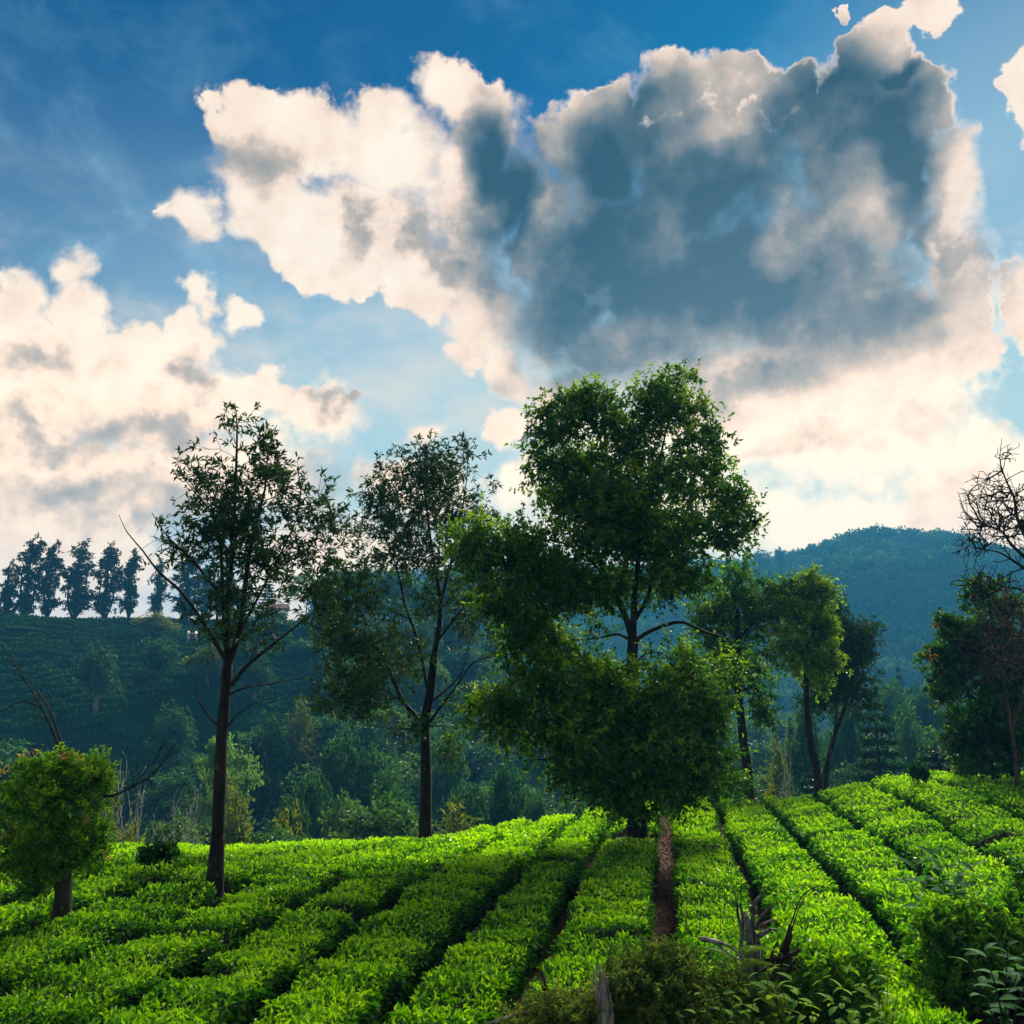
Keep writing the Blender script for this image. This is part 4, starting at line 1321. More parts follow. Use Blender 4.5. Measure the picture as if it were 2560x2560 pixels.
    if kind == 'bare':
        tr = [(0, 0, -.5, .13), (.1, 0, 2.5, .11), (-.2, 0, 5, .08), (.1, 0, 8, .03)]
        lim = [[(0, 0, 1.6, .07), (1.0, .2, 3.6, .05), (1.6, .5, 6.5, .02)], [(0, 0, 2.4, .07), (-1.0, 0, 4.2, .05), (-1.9, -.3, 7.2, .02)]]
        bl = [(0, 0, 8, 1.2, 1.2, 1.6), (1.4, 0, 6.6, 1.3, 1.2, 1.5), (-1.5, 0, 6.6, 1.3, 1.2, 1.6), (0, 0, 5, 2.2, 2, 1.2)]
        return build_tree('', '', '', None, tr, lim, bl, 170, None, None, M['bark_bare'], seed=seed, step=.7, rtip=.018, maxr=.05, shell=.4, bend=1.2, root=o)


class Kind:
    """first use moves the model tree itself, later uses copy it"""
    def __init__(self, kind, seeds):
        self.kind = kind; self.seeds = seeds; self.src = []; self.i = 0

    def get(self, name, label, loc, height, width, rot, group=None):
        i = self.i
        self.i += 1
        n = len(self.seeds)
        if i < n:
            o = proto(self.kind, self.seeds[i])
            self.src.append(o)
        else:
            o = copy_tree(self.src[i % n], (0, 0, 0), 0, (1, 1, 1))
        o.name = name
        o['label'] = label; o['category'] = 'bush' if 'bush' in name else 'tree'
        if group:
            o['group'] = group
        elif 'group' in o:
            del o['group']
        o.location = tuple(float(c) for c in loc)
        o.rotation_euler = (0, 0, rot)
        s = height / 10.0
        o.scale = (width, width, s)
        return o


KN = dict(broad=Kind('broad', [41, 42, 43]), feather=Kind('feather', [44, 45]), column=Kind('column', [46, 47, 48]), umbrella=Kind('umbrella', [49]),
          conifer=Kind('conifer', [50, 56]), bush=Kind('bush', [51, 52]), bare=Kind('bare', [53, 54]))
WID = dict(broad=6.5, feather=4.0, column=3.0, umbrella=9.5, conifer=7.2, bush=9.5, bare=5.5)
NAMES = dict(broad='broadleaf_tree', feather='silk_oak_tree', column='columnar_tree', umbrella='umbrella_tree', conifer='conifer_tree', bush='bush', bare='bare_tree')
PLACED = []


def put(kind, px, top, Yd, wpx, label, group=None, base=None):
    x = at(px, 700, Yd)[0]
    zt = at(px, top, Yd)[2]
    zb = h1(x, Yd) - .1
    if base is not None:
        zb = max(zb, at(px, base, Yd)[2]) if base > 0 else zb
    h = max(zt - zb, 1.0)
    w = wpx * Yd / FPX / WID[kind]
    PLACED.append((x, Yd, wpx * Yd / FPX / 2))
    return KN[kind].get(NAMES[kind], label, (x, Yd, zb), h, w, random.uniform(0, 6.28), group)


# trees along the crest of the left hill
def ridge_y(px):
    """distance at which the left hill crests in this direction"""
    return 196.0 * math.cos(math.radians(azel(px, 618)[0]))


for (px, top, w, lab) in [(-6, 560, 22, 'dark columnar tree cut by the left edge on the hill crest'), (15, 534, 27, 'tallest and leftmost full columnar tree on the hill crest'),
                          (38, 541, 24, 'dark columnar tree just right of the tallest one on the hill crest'), (66, 539, 30, 'loose-topped dark tree on the hill crest, right of the first gap of sky'),
                          (96, 542, 28, 'pointed dark tree in the middle of the row on the hill crest'), (121, 549, 25, 'dark columnar tree left of the second gap of sky on the hill crest'),
                          (149, 556, 17, 'slim see-through tree right of the second gap of sky on the hill crest')]:
    put('column', px, top, ridge_y(px), w * random.uniform(.9, 1.12), lab, 'row of dark trees on the crest of the left hill')
put('column', 179, 549, ridge_y(179), 34, 'dark pointed tree on the hill crest behind the sparse tree')
put('column', 198, 566, ridge_y(198), 20, 'slim dark tree on the crest just left of the sparse tree crown')
put('column', 222, 572, ridge_y(222), 22, 'slim dark tree on the crest behind the sparse tree stems')
put('conifer', 262, 575, ridge_y(262) - 6, 30, 'short dark conifer on the crest beside the white house')
put('broad', 212, 580, ridge_y(212), 40, 'rounded dark tree on the crest right behind the sparse tree')
put('umbrella', 303, 572, ridge_y(303) - 3, 52, 'flat-topped dark tree on the crest right of the white house')
put('broad', 236, 590, ridge_y(236) - 5, 34, 'round dark tree on the crest left of the white house')
for i, px in enumerate(np.arange(325, 480, 17)):
    put('broad', float(px), 566 + random.uniform(-4, 10), ridge_y(float(px)) + random.uniform(-14, 10), 34, 'dark round tree, %s from left in the ridge wood behind the forked tree' % ORD[i], 'wood on the ridge behind the forked tree')

# trees on the face of the hill and in the valley, as they stand in the photograph
SPEC = [
    ('feather', 96, 642, 128, 44, 'faint tall olive tree on the tea hillside, above the pollarded tree'),
    ('feather', 150, 612, 160, 40, 'faint feathery tree near the top of the tea hillside'),
    ('feather', 176, 702, 112, 46, 'oval grey-green tree on the lower hillside left of the sparse tree'),
    ('feather', 206, 645, 140, 42, 'grey-green feathery tree on the hillside right behind the sparse tree trunk'),
    ('broad', 232, 640, 150, 34, 'dark teal tree on the hillside just right of the sparse tree fork'),
    ('broad', 12, 632, 150, 50, 'dark tree on the hillside at the left edge below the crest row'),
    ('feather', 273, 708, 104, 40, 'oval pale-topped tree in the valley between the two forked trees'),
    ('feather', 304, 699, 108, 42, 'larger grey-green oval tree right of the pale-topped valley tree'),
    ('feather', 254, 660, 135, 40, 'thin feathery tree high on the slope between the two forked trees'),
    ('broad', 303, 640, 155, 40, 'dark round tree under the white house on the upper slope'),
    ('broad', 340, 650, 150, 46, 'dark tree on the slope left of the forked tree'),
    ('umbrella', 226, 733, 74, 92, 'wide pale umbrella-crowned tree behind the sparse tree trunk'),
    ('feather', 242, 785, 56, 50, 'yellow-green cone-shaped tree at the foot of the slope, right of the sparse tree trunk'),
    ('bush', 289, 807, 52, 54, 'round olive bush tree beyond the tea field, between the two forked trees'),
    ('bush', 140, 816, 44, 52, 'dark orange-topped bush beyond the tea field, left of the sparse tree'),
    ('broad', 338, 728, 84, 60, 'rounded dark green tree in the valley left of the forked tree'),
    ('broad', 372, 740, 86, 56, 'rounded green tree in the valley just behind the forked tree'),
    ('broad', 320, 765, 76, 46, 'dense green tree low in the valley left of the forked tree'),
    ('broad', 356, 790, 68, 56, 'low spreading tree with a pale trunk at the valley foot'),
    ('feather', 392, 762, 66, 44, 'olive tree right at the forked tree trunk in the valley'),
    ('broad', 505, 758, 70, 50, 'domed green tree with a slim trunk right of the forked tree'),
    ('broad', 468, 775, 72, 44, 'green tree in the valley right of the forked tree trunk'),
    ('broad', 535, 785, 78, 44, 'dark green tree low in the valley under the biggest tree left skirt'),
    ('broad', 447, 728, 96, 50, 'green rounded tree deep in the valley behind the hanging olive clump'),
    ('broad', 300, 790, 64, 40, 'dark rounded tree behind the olive bush tree'),
    ('column', 262, 730, 92, 30, 'dark narrow tree between the pale umbrella tree and the oval trees'),
    ('bare', 150, 765, 45, 46, 'thin pale leafless tree left of the sparse tree trunk'),
    ('bare', 184, 775, 43, 36, 'thin pale leafless tree close to the left side of the sparse tree trunk'),
    ('bare', 128, 750, 48, 44, 'thin pale leafless tree behind the pollarded tree dead limb'),
    ('bare', 204, 768, 44, 24, 'slender pale stem beside the sparse tree trunk'),
    ('feather', 112, 755, 66, 40, 'grey-green tree directly right of the pollarded tree'),
    ('broad', 96, 748, 80, 44, 'green tree whose top shows above the pollarded tree'),
    ('conifer', 874, 690, 58, 96, 'large dark layered conifer behind the right half of the tea field'),
    ('conifer', 901, 660, 150, 17, 'small dark spire conifer in front of the blue mountain'),
    ('broad', 845, 690, 90, 56, 'rounded tree behind the large layered conifer'),
    ('broad', 888, 672, 130, 44, 'hazy green tree right behind the large layered conifer top'),
    ('broad', 925, 682, 120, 46, 'hazy green tree left of the dark right-edge tree'),
    ('feather', 905, 700, 84, 44, 'grey-green tree between the conifer and the dark right-edge tree'),
    ('broad', 800, 700, 80, 44, 'grey-green tree seen between the two slim trunks'),
    ('bare', 780, 720, 52, 40, 'pale leafless tree between the two slim trunks'),
    ('bush', 763, 783, 38, 24, 'small round pale green bush on the field edge between the two slim trunks'),
    ('broad', 935, 730, 75, 50, 'dark green tree beneath the right-edge tree skirt'),
    ('feather', 775, 740, 60, 34, 'grey feathery tree between the leaning trunk and the slim trunk'),
    ('broad', 790, 547, 560, 18, 'small dark tree standing up on the mountain ridge'),
    ('broad', 768, 550, 560, 30, 'dark tree clump on the mountain ridge beside the biggest tree'),
]
for (k, px, top, Yd, w, lab) in SPEC:
    put(k, px, top, Yd, w, lab)
M['terr'] = leaf_mat('distant_tea_leaf', (0.006, 0.030, 0.010), (0.02, 0.08, 0.018), (0.05, 0.13, 0.025), .3, .9, (1.4, 1.3, .5), 0.0, .1)

# wooded floor and sides of the valley
rnd = random.Random(3)
cnt = 0
tries = 0
while cnt < 290 and tries < 9000:
    tries += 1
    az = rnd.uniform(-31, 33)
    r = rnd.uniform(48, 130) if rnd.random() < .7 else rnd.uniform(110, 290)
    x = r * math.sin(math.radians(az)); y = r * math.cos(math.radians(az))
    if az < -7 and r > 84 and rnd.random() < (.97 if az < -16 else .6):
        continue
    if any((x - a) ** 2 + (y - b) ** 2 < (1.0 * c + 1.6) ** 2 for a, b, c in PLACED):
        continue
    if az < -7 and r > 150:
        continue
    kk = rnd.choices(['broad', 'feather', 'conifer', 'column', 'bush'], [74, 12, 3, 1, 10])[0]
    hgt = rnd.uniform(8, 13) if r > 80 else rnd.uniform(6, 9.5)
    if kk == 'bush':
        hgt *= .45
    # keep the valley's trees under the skyline seen in the photograph
    wid = {'broad': .95, 'feather': 1.0, 'conifer': .8, 'column': .9, 'bush': .5}[kk] * hgt / 10 * rnd.uniform(1.0, 1.5)
    PLACED.append((x, y, WID[kk] * wid / 2))
    ppx = 512 + FPX * x / y
    side = next(t for lim_, t in ((60, 'behind the pollarded tree'), (190, 'left of the sparse tree'), (250, 'right behind the sparse tree'), (330, 'between the two forked trees'),
                (400, 'left behind the forked tree'), (470, 'right behind the forked tree'), (560, 'left behind the biggest tree'), (720, 'behind the biggest tree'),
                (800, 'by the leaning dark trunk'), (870, 'left of the layered conifer'), (940, 'right of the layered conifer'), (9999, 'behind the right-edge tree')) if ppx < lim_)
    dist = 'below the tea field' if r < 75 else ('in mid valley' if r < 125 else ('far across the valley' if r < 190 else 'on the far slopes'))
    what = {'broad': ('tall' if hgt > 11.5 else ('large' if hgt > 10 else ('low' if hgt < 7.5 else 'small'))) + (' broad' if wid / hgt > .12 else '') + ' rounded tree', 'feather': 'grey-green feathery tree', 'conifer': 'dark layered conifer', 'column': 'narrow dark tree', 'bush': 'low olive bush'}[kk]
    KN[kk].get(NAMES[kk], what + ' ' + dist + ', ' + side, (x, y, h1(x, y) - .2), hgt, wid, rnd.uniform(0, 6.28),
               {'broad': 'rounded trees of the wooded valley', 'feather': 'feathery trees of the wooded valley', 'conifer': 'conifers of the wooded valley', 'column': 'narrow trees of the wooded valley', 'bush': 'bushes of the wooded valley'}[kk])
    cnt += 1

# look-alikes of one stretch of the valley are told apart by their order
same = {}
for o in COL.objects:
    if 'of the wooded valley' in o.get('group', ''):
        same.setdefault(o['label'], []).append(o)
for lab, os_ in same.items():
    if len(os_) > 1:
        os_.sort(key=lambda o: o.location.x / o.location.y)
        for i, o in enumerate(os_):
            o['label'] = lab + ', ' + ORD[min(i, 19)] + ' from left'

# undergrowth that closes the valley floor
def clumps(name, label, X, Y_, Rr, squash, per, size, mat, seed, cat):
    rng = np.random.default_rng(seed)
    n = len(X)
    Z = H(X, Y_)
    k = np.repeat(np.arange(n), per)
    d = norm(rng.normal(size=(n * per, 3)))
    d[:, 2] = np.abs(d[:, 2]) * .95 - .05
    rad = Rr[k][:, None] * rng.uniform(.72, 1.05, (n * per, 1))
    P_ = np.stack([X, Y_, Z], -1)[k] + d * rad * np.array([1, 1, squash])
    A_ = rng.normal(size=P_.shape) * .8 + d * .15
    s = size * rng.uniform(.6, 1.3, len(P_))
    V, F, nv = leaf_mesh(P_, A_, s, s * .7, rng, up=d + rng.normal(size=d.shape) * .5, curl=.2)
    c = rng.random(n)[k] * .7 + .05 + .25 * d[:, 2] + .12 * rng.normal(size=len(P_))  # crown tops coloured lighter, adding to the light contrast
    o = mobj(name, mesh_np(name, V, F, mat, np.repeat(np.clip(c, 0, 1), nv)), None, 'stuff')
    o['label'] = label; o['category'] = cat
    return o


rng = np.random.default_rng(77)
n = 2600
az = rng.uniform(-34, 36, n); r = np.sqrt(rng.uniform(40 ** 2, 200 ** 2, n))
keep = ~((az < -7) & (r > 88)) | (rng.random(n) < .03)
az, r = np.radians(az[keep]), r[keep]
X = r * np.sin(az); Y_ = r * np.cos(az)
kp = uv(X, Y_)[1] > edge_v(uv(X, Y_)[0]) + 3
X, Y_ = X[kp], Y_[kp]
clumps('undergrowth', 'dark green undergrowth covering the floor of the wooded valley', X, Y_, rng.uniform(.8, 2.2, len(X)), .8, 44, .42, M['leaf_far'], 78, 'undergrowth')

# forest over the far mountain: one mass of crowns
n = 9000
az = rng.uniform(-30, 36, n); r = np.sqrt(rng.uniform(235 ** 2, 680 ** 2, n))
keep = ~((az < -6) & (r < 430))
azr, r = np.radians(az[keep]), r[keep]
X = r * np.sin(azr); Y_ = r * np.cos(azr)
Rr = rng.uniform(2.5, 6.8, len(X))
clumps('forest', 'unbroken hazy forest covering the far blue mountain', X, Y_, Rr, 1.0, 34, 2.1, M['leaf_forest'], 79, 'forest')
n = 2600
az = rng.uniform(-13, 22, n); r = np.sqrt(rng.uniform(150 ** 2, 330 ** 2, n))
azr = np.radians(az)
X = r * np.sin(azr); Y_ = r * np.cos(azr)
clumps('forest', 'dark wooded slopes between the left hill and the mountain', X, Y_, rng.uniform(1.8, 3.6, len(X)), 1.1, 44, 1.0, M['leaf_forest'], 80, 'forest')

# tea terraces on the face of the left hill
def terraces():
    azs = np.radians(np.arange(-37, -4, .30)); rs = np.arange(90, 197, .42)
    A, R = np.meshgrid(azs, rs, indexing='ij')
    ph = (R + 2.2 * fbm(np.degrees(A) * .12, R * .02, 61, 3)) / 2.3
    fr = ph - np.floor(ph)
    bump = np.clip(1.25 - np.abs(fr - .5) * 3.4, 0, 1) ** .5
    brk = sst(vnoise(np.degrees(A) * 1.1, np.floor(ph) * 3.7, 63), -.75, -.5)
    X = R * np.sin(A); Y_ = R * np.cos(A)
    Z = H(X, Y_) + .95 * bump * brk + .12 * vnoise(X * 1.4, Y_ * 1.4, 64) + .30
    V = np.stack([X, Y_, Z], -1).reshape(-1, 3)
    nR = len(rs)
    i = (np.arange(len(azs) - 1)[:, None] * nR + np.arange(nR - 1)[None]).ravel()
    F = np.stack([i, i + 1, i + nR + 1, i + nR], 1)
    rng = np.random.default_rng(66)
    k = rng.choice(len(V), 90000, p=(bump * brk + .03).ravel() / (bump * brk + .03).sum())
    P_ = V[k] + rng.normal(size=(len(k), 3)) * np.array([.35, .2, .10])
    s = rng.uniform(.25, .5, len(k))
    Vl, Fl, nv = leaf_mesh(P_, rng.normal(size=P_.shape) + np.array([0, 0, .8]), s, s * .6, rng)
    rn = np.concatenate([np.full(len(V), .1), np.repeat(np.clip(.4 + .3 * rng.normal(size=len(k)), 0, 1), nv)])
    me = mesh_np('tea_terraces', np.vstack([V, Vl]), [F, Fl + len(V)], M['terr'], rn)
    o = mobj('tea_terraces', me, None, 'stuff')
    o['label'] = 'dark terraced tea rows lining the face of the left hill'; o['category'] = 'tea terraces'


terraces()

# ------------------------------------------------------------------ houses on the hill
def bxv(x0, x1, y0, y1, z0, z1):
    V = np.array([(x, y, z) for z in (z0, z1) for (x, y) in ((x0, y0), (x1, y0), (x1, y1), (x0, y1))], float)
    F = np.array([(0, 3, 2, 1), (4, 5, 6, 7), (0, 1, 5, 4), (1, 2, 6, 5), (2, 3, 7, 6), (3, 0, 4, 7)])
    return V, F


M['white_wall'] = plain_mat('white_painted_wall', (0.72, 0.74, 0.72), (0.82, 0.82, 0.78), 1.0, .8, .005)
M['roof'] = plain_mat('red_brown_roof', (0.09, 0.04, 0.032), (0.14, 0.06, 0.045), 2.0, .8, .02)
M['dark_glass'] = plain_mat('dark_window', (0.015, 0.02, 0.025), (0.03, 0.03, 0.035), 1.0, .3, .001)


def house(px, py_eave, Yd, w, dpt, hw, label, rot=0.1, roof='roof'):
    p = at(px, py_eave, Yd)
    zb = p[2] - hw
    o = thing('house', label, 'house', (p[0], Yd, zb))
    o.rotation_euler = (0, 0, rot)
    V, F = bxv(-w / 2, w / 2, 0, dpt, -6.0, hw)
    mobj('wall', mesh_np('wall', V, F, M['white_wall']), o)
    e = .12 * w
    V = np.array([(-w / 2 - e, -e, hw), (w / 2 + e, -e, hw), (w / 2 + e, dpt + e, hw), (-w / 2 - e, dpt + e, hw), (-w / 2 - e, dpt / 2, hw + .32 * w), (w / 2 + e, dpt / 2, hw + .32 * w)], float)
    V = np.vstack([V, V + np.array([0, 0, .15])])
    F4 = np.array([(0, 1, 5, 4), (2, 3, 4, 5), (6, 7, 11, 10), (8, 9, 10, 11), (0, 1, 7, 6), (2, 3, 9, 8)])
    F3 = np.array([(1, 2, 5), (3, 0, 4), (7, 8, 11), (9, 6, 10)])
    mobj('roof', mesh_np('roof', V, [F4, F3], M[roof]), o)
    for wx in (-w * .28, w * .05, w * .3):
        f = mobj('window', mesh_np('window', *bxv(wx - .45, wx + .45, -.06, .02, hw - 2.0, hw - .7), M['white_wall']), o)
        mobj('pane', mesh_np('pane', *bxv(wx - .36, wx + .36, -.075, -.055, hw - 1.92, hw - .78), M['dark_glass']), f)
    mobj('door', mesh_np('door', *bxv(-w * .1 - .45, -w * .1 + .45, -.05, .02, -.1, 2.0), M['roof']), o)
    return o


house(276, 609, 172, 3.4, 4.0, 2.0, 'small white house with a reddish roof near the crest of the hill', .1)
house(193, 634, 158, 1.3, 1.6, 1.2, 'tiny white hut on the hillside left of the sparse tree', .5, 'white_wall')

# ------------------------------------------------------------------ foreground
exec_rng = np.random.default_rng(99)
M['leaf_weed'] = leaf_mat('weed_leaf', (0.02, 0.09, 0.025), (0.07, 0.22, 0.03), (0.30, 0.46, 0.02), .45, .8, (1.5, 1.4, .3), .06, .8)
M['leaf_heath'] = leaf_mat('fine_heath_leaf', (0.02, 0.065, 0.022), (0.07, 0.15, 0.03), (0.20, 0.27, 0.06), .45, .6, (1.3, 1.1, .5), .2, 1.5)
M['grass'] = leaf_mat('grass_blade', (0.04, 0.10, 0.02), (0.10, 0.20, 0.03), (0.26, 0.33, 0.06), .4, .5, (1.4, 1.3, .4), .3, 1.0)
M['leaf_big'] = leaf_mat('large_bluish_leaf', (0.03, 0.10, 0.045), (0.05, 0.16, 0.06), (0.12, 0.26, 0.08), .4, .8, (1.3, 1.4, .4), .05, .8)
M['leaf_wild'] = leaf_mat('overgrown_tea_leaf', (0.01, 0.07, 0.012), (0.06, 0.22, 0.012), (0.25, 0.48, 0.01), .48, .40, (1.6, 1.4, .2), .55, .7)


def bush(name, label, cat, px, py, h, bl, n_tip, per, spread, size, wide, lm, seed, hue=.4, lift=.4, Yd=None, twigr=.003, bm='bark_dark', flat=.8, group=None):
    if Yd is None:
        x, Yd = hit(px, py, h)
    x = at(px, py, Yd)[0]
    B = np.array([x, Yd, h1(x, Yd)])
    rng = np.random.default_rng(seed)
    root = thing(name, label, cat, B, group)
    bb = blobs_px(bl, Yd, B)
    sk = []
    for i in range(5):
        b = bb[i % len(bb)]
        sk.append(catmull([(rng.normal() * .05, rng.normal() * .05, -.03, .014), (b[0] * .4 + rng.normal() * .05, b[1] * .4, max(b[2] * .45, .1), .010), (b[0] * .8, b[1] * .8, max(b[2] * .8, .15), .005)], .08))
    tg, kb = sample_blobs(bb, n_tip, rng, .7)
    tg[:, 2] = np.maximum(tg[:, 2], .05)
    PP, PA, R, e, rpar, tips, DD = grow(sk, tg, .12, .5, .2, twigr, 2.3, .012, rng)
    ms = []
    for c in sk:
        ms.append(tube(c, 5, 0, .1, seed))
    v2, f2 = twig_mesh(PP, PA, R, e, rpar)
    v_, f_ = merge(ms)
    mobj('stem', mesh_np('stem', v_, f_, M[bm], smooth=True), root)
    mobj('twigs', mesh_np('twigs', v2, f2, M[bm]), root, 'stuff')
    V, F, rn, tw = crown(PP, PA, tips, DD, kb, rng, dict(kind='cluster', per=per, spread=spread, size=size, wide=wide, lift=lift, hue=hue, curl=.3, flat=flat))
    mobj('leaves', mesh_np('leaves', V, F, M[lm], rn), root, 'stuff')
    return root


bush('heath_bush', 'fine-leaved brownish green bush covering the near end of the earth path', 'bush', 650, 1010, .3,
     [(622, 985, 28, 22), (655, 976, 36, 22), (690, 985, 30, 20), (640, 1015, 50, 26), (700, 1012, 46, 26), (600, 1020, 24, 18), (732, 992, 22, 16), (672, 966, 20, 12), (760, 1005, 24, 16)], 900, 44, .12, .045, .34, 'leaf_heath', 201, .4, Yd=9.2, twigr=.0022)
bush('weed_bush', 'low fine-leaved scrub between the pale stump and the bottom edge of the photo', 'bush', 570, 1030, .3,
     [(575, 1012, 30, 18), (545, 1020, 26, 14), (600, 1005, 16, 16), (520, 1024, 20, 10)], 260, 40, .12, .045, .36, 'leaf_heath', 202, .6, Yd=9.0, twigr=.0022)
bush('overgrown_tea_bush', 'overgrown tea bush with upright yellow shoots left of the near gap of bare earth', 'bush', 820, 985, .3,
     [(800, 962, 50, 14), (845, 965, 34, 16), (800, 985, 50, 20), (850, 990, 34, 22), (820, 1010, 50, 22), (868, 1010, 16, 20), (775, 1005, 36, 18)], 520, 22, .14, .088, .42, 'leaf_wild', 203, .5, Yd=10.4)
bush('overgrown_tea_bush', 'tall overgrown tea bush right of the near gap of bare earth', 'bush', 945, 950, .3,
     [(935, 930, 26, 14), (965, 925, 30, 18), (950, 950, 34, 20), (945, 975, 30, 20), (985, 950, 30, 26), (1000, 925, 26, 20), (965, 990, 30, 16)], 520, 22, .15, .088, .42, 'leaf_wild', 204, .4, Yd=11.4)
bush('overgrown_tea_bush', 'dark overgrown tea bush cut by the right edge above the grassy bank', 'bush', 1015, 930, .3,
     [(1024, 905, 26, 22), (1030, 935, 30, 30), (1040, 890, 24, 26), (1010, 960, 20, 20)], 300, 22, .15, .09, .42, 'leaf_wild', 205, .25, Yd=11.9)
bush('dark_bush', 'small dark bush in the tea at the foot of the pollarded tree', 'bush', 36, 900, .6, [(36, 885, 9, 12), (44, 893, 8, 8), (30, 893, 8, 8)], 120, 26, .10, .06, .45, 'leaf_broad', 206, .15)
bush('dark_bush', 'small dark bush poking above the far edge of the tea field at the right', 'bush', 919, 778, .9, [(919, 773, 7, 6)], 60, 26, .14, .10, .45, 'leaf_broad', 207, .1)
bush('dark_bush', 'small dark bush on the tea edge between the pollarded tree and the sparse tree', 'bush', 160, 858, .9, [(160, 853, 10, 5), (150, 856, 6, 4)], 70, 26, .14, .10, .45, 'leaf_broad', 208, .2)


# plants whose leaves are big enough to count
def leaf_part_mesh(name, L, Wd, mat, seed):
    """one curved leaf with a midrib and a short stalk, about 24 faces"""
    rng = np.random.default_rng(seed)
    t = np.linspace(0, 1, 7)
    w = Wd / 2 * np.sin(np.pi * np.clip(t * .96 + .04, 0, 1) ** .8) ** .9
    w[-1] = 0
    z = .30 * L * (t - t ** 2 * 1.25)
    V = []
    for i in range(7):
        V += [(t[i] * L, -w[i], z[i] + w[i] * .25), (t[i] * L, 0, z[i]), (t[i] * L, w[i], z[i] + w[i] * .25)]
    F = []
    for i in range(6):
        a = i * 3
        F += [(a, a + 3, a + 4, a + 1), (a + 1, a + 4, a + 5, a + 2)]
    return mesh_np(name, np.array(V), np.array(F), mat, np.full(21, .35 + .4 * rng.random()), smooth=True)


BIG = [leaf_part_mesh('leaf', 1, .36, M['leaf_big'], i) for i in (1, 2, 3)]
WEED = [leaf_part_mesh('leaf', 1, .42, M['leaf_weed'], i) for i in (4, 5, 6, 7)]


def leafy_plant(name, label, cat, px, py, h, stems, meshes, L, seed, Yd=None, per=9, group=None, upf=.5, stemr=.012):
    if Yd is None:
        x, Yd = hit(px, py, h)
    x = at(px, py, Yd)[0]
    B = np.array([x, Yd, h1(x, Yd)])
    r = random.Random(seed)
    root = thing(name, label, cat, B, group)
    for (tx, ty) in stems:
        tp = np.array(loc_px(tx, ty, Yd, B, r.uniform(-.25, .25)))
        pl = catmull([(0, 0, -.05, stemr), (tp[0] * .35, tp[1] * .5, tp[2] * .5, stemr * .7), (tp[0], tp[1], tp[2], stemr * .35)], .08)
        V, F, cap = tube(pl, 5)
        v_, f_ = merge([(V, F, cap)])
        mobj('stem', mesh_np('stem', v_, f_, M['bark_mossy'], smooth=True), root)
        n = len(pl)
        for i in range(per):
            t = 1 - (i / per) ** 1.2 * .75
            p = pl[min(n - 1, int(t * (n - 1)))]
            a = i * 2.4 + r.uniform(-.4, .4)
            o = bpy.data.objects.new('leaf', r.choice(meshes))
            COL.objects.link(o)
            o.parent = root
            o.location = tuple(p[:3])
            el = upf * (1.1 * t - .3) + r.uniform(-.25, .25)
            o.rotation_euler = (r.uniform(-.4, .4), -el, a)
            s = L * r.uniform(.7, 1.15) * (.65 if i == 0 else 1)
            o.scale = (s, s, s)
    return root


leafy_plant('large_leaved_plant', 'large-leaved bluish green plant growing out of the tea at the right', 'plant', 945, 880, .6,
            [(915, 866), (935, 852), (960, 853), (975, 866), (948, 868), (925, 880), (985, 880), (955, 885), (940, 862), (968, 876), (930, 893), (905, 880)], BIG, .30, 301, per=11, Yd=13.2)
leafy_plant('broad_leaved_plant', 'plant with long pale hanging leaves above the grassy bank in the bottom right', 'plant', 1000, 985, .4,
            [(965, 955), (985, 950), (1008, 945), (1022, 955), (1030, 970)], BIG, .26, 302, Yd=9.8, per=8, upf=.2)
leafy_plant('leafy_seedling', 'thin leafy plant with drooping leaves left of the grassy bank', 'plant', 700, 1020, .3,
            [(694, 995), (712, 1000), (700, 1012)], WEED, .12, 303, Yd=8.6, per=7, upf=.4, stemr=.005)
wl = ['nearest the heath bush', 'under the twisted stump', 'with a yellow tip right of the twisted stump', 'in the middle of the bottom edge weeds', 'tallest among the bottom edge weeds',
      'left of the gap of bare earth', 'closest to the bare earth gap']
for i, (a, b) in enumerate([(735, 1000), (760, 985), (785, 975), (805, 1000), (835, 985), (862, 1000), (880, 985)]):
    leafy_plant('weed_plant', 'broad-leaved green weed ' + wl[i], 'plant', a, b + 25, .3,
                [(a - 12, b - 6), (a + 8, b - 14), (a + 18, b + 2), (a - 2, b + 8)], WEED, .16, 310 + i, Yd=8.7 + .12 * i, per=8, group='broad-leaved weeds along the bottom edge', stemr=.005)

M['bark_stump'] = bark_mat('weathered_dark_root', (0.012, 0.012, 0.014), (0.16, 0.165, 0.18), 16.0)
# twisted stump with roots
def wood(name, label, cat, px, py, Yd, strands, mat, pname, seed):
    x = at(px, py, Yd)[0]
    B = np.array([x, Yd, h1(x, Yd)])
    o = thing(name, label, cat, B)
    rng = np.random.default_rng(seed)
    for s in strands:
        pts = []
        for i, q in enumerate(s):
            c = loc_px(q[0], q[1], Yd, B, q[3] if len(q) > 3 else rng.uniform(-.06, .06))
            pts.append((c[0], c[1], c[2], q[2]))
        V, F, cap = tube(catmull(pts, .035), 8, 0, .35, seed)
        v_, f_ = merge([(V, F, cap)])
        mobj(pname, mesh_np(pname, v_, f_, mat, smooth=True), o)
    return o


